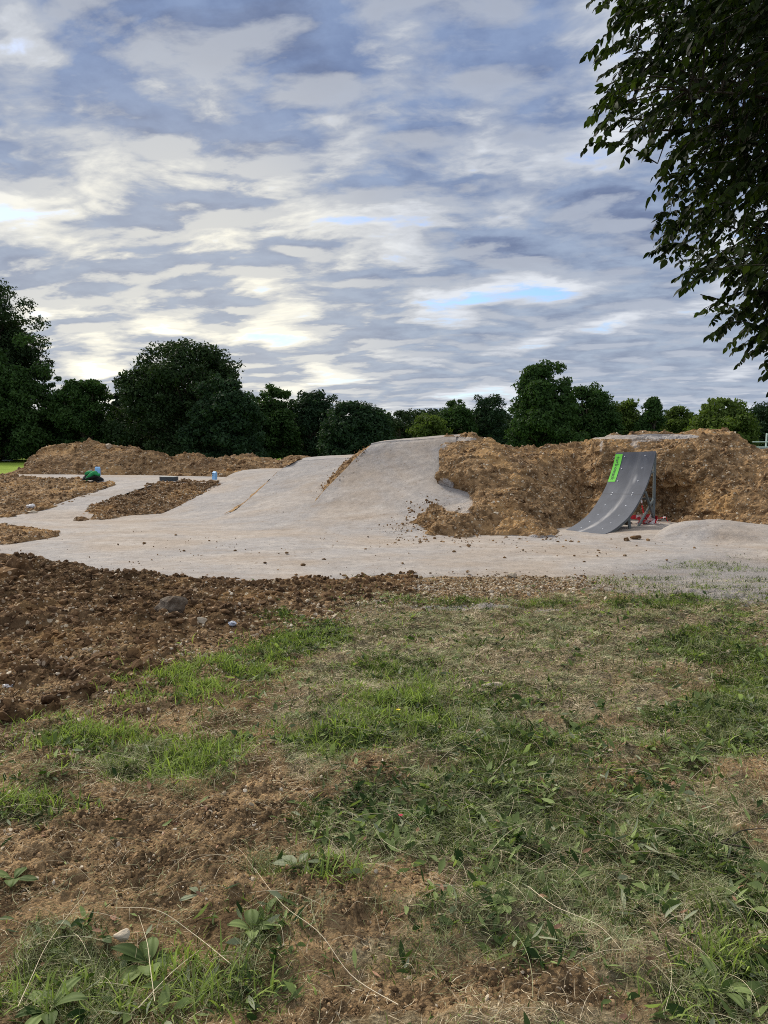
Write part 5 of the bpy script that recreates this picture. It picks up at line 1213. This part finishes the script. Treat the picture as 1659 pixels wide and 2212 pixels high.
crumbs('fine_gravel', 26000, 1.5, 7.8, lambda k, px, py, x, y: np.clip(k['soil']*1.1-.2, .05, 1)*(1-.6*k['green'])*(1-.7*k['dust'])*np.clip(4/y, .3, 1)*(.2+.8*patchy(x, y, 3, 41)), .0016, .0085, 2.0, 'stone', 'fine pale grit mixed through the bare soil', ICO1, .6, .3, .7)
gv = lambda k, px, py, x, y: blob(px, py, [(1120,1262,150,22,1),(960,1280,140,26,.9),(800,1290,120,26,.9),(600,1330,120,26,.7),(420,1430,150,40,.8),(250,1500,200,50,.8)])*.8
crumbs('gravel_strip', 7000, 5.0, 9.2, gv, .003, .011, 2.0, 'stone', 'gravelly strip of pale flints along the track edge', ICO1)
crumbs('strip_crumbs', 6000, 5.0, 9.2, gv, .003, .015, 2.2, 'soil_crumb', 'brown crumbs of earth between the flints by the track edge', ICO1)
# long dry stalks
def stalks(name, n, d0, d1, lo, hi, r, mat, label):
    P = sample(n, d0, d1, lambda k, px, py, x, y: np.clip(.25+k['green'], 0, 1)*np.clip(3.5/y, .15, 1)*(1-k['dust'])); n = len(P)
    Ps, Rs = [], []
    for x, y in P:
        L = rs.uniform(lo, hi); a = rs.uniform(0, 2*np.pi); e = abs(rs.normal(.12, .16)); k = 9
        tt_ = np.linspace(0, 1, k); b = rs.normal(0, .25)
        hx = L*tt_*math.cos(e); hz = L*(tt_*math.sin(e)-.25*tt_**2*math.sin(e))+.012+.018*np.sin(tt_*np.pi)
        an = a+b*tt_
        Q = np.stack([x+hx*np.cos(an), y+hx*np.sin(an), float(soil_height(np.array([x]), np.array([y]))[0])+hz], 1); Ps.append(Q); Rs.append(np.linspace(r, r*.45, k))
    V, Fa = tubes(Ps, Rs, 5); o = mk(name, V, Fa, M[mat], attrs={'tint': np.repeat(rs.rand(len(Ps)), 45)}); tag(o, label, kind='stuff')
stalks('dry_stalks', 1500, 1.5, 6.5, .05, .26, .0007, 'straw', 'long pale dry grass stalks lying criss-cross on the clippings')
stalks('green_stalks', 500, 1.5, 6.0, .06, .24, .0007, 'fine_grass', 'long green grass stalks bent over the soil')
# individual stalks one can point at near the bottom
for k, (pts, lab) in enumerate([(([(335,2185),(325,2120),(318,2060),(300,1990)]), 'upright pale stalk right of the rosette bottom left'),
    ([(860,2215),(760,2140),(690,2080),(610,2010),(550,1900)], 'longest pale stalk curving diagonally through the bottom centre'),
    ([(500,2110),(420,2040),(340,2010),(250,1985)], 'thin pale stalk arching over the leaf rosette'),
    ([(300,2215),(370,2150),(440,2060)], 'pale stalk leaning right from the bottom edge'),
    ([(40,2215),(70,2140),(110,2060),(190,1950)], 'pale stalk running up from the bottom left corner'),
    ([(1140,1940),(1200,1990),(1290,2040),(1340,2085)], 'straight pale stalk across the grass right of centre')]):
    Q = []
    for i, (a, b) in enumerate(pts):
        q = gp(min(a, 1650), min(b, 2205)); q[2] = float(soil_height(q[0:1], q[1:2])[0])+.03+.03*math.sin(i/(len(pts)-1)*3.1); Q.append(q)
    Q = crom(np.array(Q), 24); V, Fa = tubes([Q], [np.linspace(.0013, .0006, 24)], 6)
    o = mk('grass_stalk', V, Fa, M['straw'], attrs={'tint': np.full(len(V), .8)}); tag(o, lab, 'grass stalk')
# dark twig at the right
Q = crom(np.array([gp(1500,1785,.03), gp(1535,1815,.03), gp(1565,1822,.02), gp(1620,1832,.03)]), 20)
V, Fa = tubes([Q, crom(np.array([gp(1560,1822,.02), gp(1600,1795,.03), gp(1652,1790,.03)]), 12)], [np.linspace(.006, .003, 20), np.linspace(.004, .002, 12)], 7)
tag(mk('twig', V, Fa, M['bark']), 'dark forked twig lying in the grass at the right edge', 'twig')
Q = crom(np.array([gp(985,1445,.0), gp(1040,1400,.10), gp(1000,1365,.14)]), 12)
# leaf rosettes
def rosette(px, py, n, L, W, seed, label, mat='weed_leaf', pitch=(.35, 1.0)):
    r2 = np.random.RandomState(seed); c = gp(px, py); c[2] = float(soil_height(c[0:1], c[1:2])[0]); root = empty('broadleaf_plant', tuple(c))
    for k in range(n):
        a = 2*np.pi*k/n+r2.normal(0, .2); m_ = 12; t_ = np.linspace(0, 1, m_); Lk = L*r2.uniform(.7, 1.1); ph = r2.uniform(*pitch)-1.0*t_
        hx = np.concatenate([[0], np.cumsum(np.cos(ph[1:])*Lk/(m_-1))]); hz = np.maximum(np.concatenate([[0], np.cumsum(np.sin(ph[1:])*Lk/(m_-1))]), .004)
        hw = W*r2.uniform(.8, 1.1)*np.interp(t_, [0, .15, .3, .6, .85, 1], [.10, .16, .7, 1, .6, .03])*.5
        cols = []
        for s_, zf in ((-1, .35), (-.5, .05), (0, 0), (.5, .05), (1, .35)):
            cols.append(np.stack([hx*math.cos(a)-math.sin(a)*hw*s_, hx*math.sin(a)+math.cos(a)*hw*s_, hz+hw*zf+.003*np.cos(s_*9)], -1))
        G = np.stack(cols, 1); G = surf(G, 17, 16)
        mk('leaf', G.reshape(-1, 3), grid_faces(16, 17), M[mat], root, attrs={'tint': np.full(16*17, r2.uniform(.1, .6))})
    tag(root, label, 'plant')
rosette(322, 2072, 9, .13, .062, 1, 'dark green broadleaf rosette at the bottom left of the photo')
rosette(880, 1562, 10, .14, .030, 2, 'dandelion like rosette in the lush patch at centre')
rosette(1085, 1975, 6, .07, .035, 3, 'small broadleaf plant among clippings right of centre bottom')
rosette(1250, 1572, 6, .09, .055, 4, 'grey green broadleaf plant on the right middle ground')
rosette(1240, 1895, 7, .12, .034, 5, 'long leaved plant near the lower right centre')
rosette(645, 1895, 6, .10, .045, 6, 'big wilted grey green leaves beside the bare orange soil', 'pale_leaf', (.1, .5))
rosette(430, 1925, 5, .075, .03, 7, 'pale broad leaves at lower left of the orange soil', 'pale_leaf', (.1, .6))
rosette(545, 2030, 4, .09, .05, 8, 'blue green upright leaf right of the dark rosette', 'weed_leaf', (.7, 1.2))
rosette(30, 1905, 4, .10, .05, 9, 'dark leaf clump cut by the left photo edge', 'weed_leaf')
rosette(560, 1340, 8, .12, .03, 10, 'green plant at the foot of the dark heap', 'weed_leaf')
rosette(1500, 1640, 8, .13, .032, 11, 'dark green plant by the orange soil spot at the right', 'weed_leaf')
rosette(1560, 2150, 8, .12, .036, 12, 'green plant in the lower right corner', 'weed_leaf')
rosette(105, 2190, 7, .13, .04, 13, 'green plant in the lower left corner', 'weed_leaf')
# flower and petals
c0 = gp(860, 1548, .07); r3 = np.random.RandomState(3)
fr = empty('yellow_flower', tuple(gp(860, 1560)))
V, Fa = tubes([np.array([[0, 0, 0], [.004, 0, .035], [0, 0, .068]])], [[.0015, .0013, .001]], 5); mk('stem', V, Fa, M['grass'], fr, attrs={'tint': np.full(len(V), .5)})
for k in range(9):
    a = k*2*np.pi/9; W_ = np.array([[0, 0, .068], [.009*math.cos(a-.3), .009*math.sin(a-.3), .073], [.016*math.cos(a), .016*math.sin(a), .074], [.009*math.cos(a+.3), .009*math.sin(a+.3), .073]])
    mk('petal', W_, np.array([[0, 1, 2, 3]]), M['yellow_petal'], fr)
tag(fr, 'single small yellow flower in the lush centre patch', 'flower')
crumple('petal_scrap', gp(866, 1772)+np.array([0, 0, .02]), .008, 8, 'petal', 'small crimson petal scrap between weed leaves at centre', 'petal', .4)
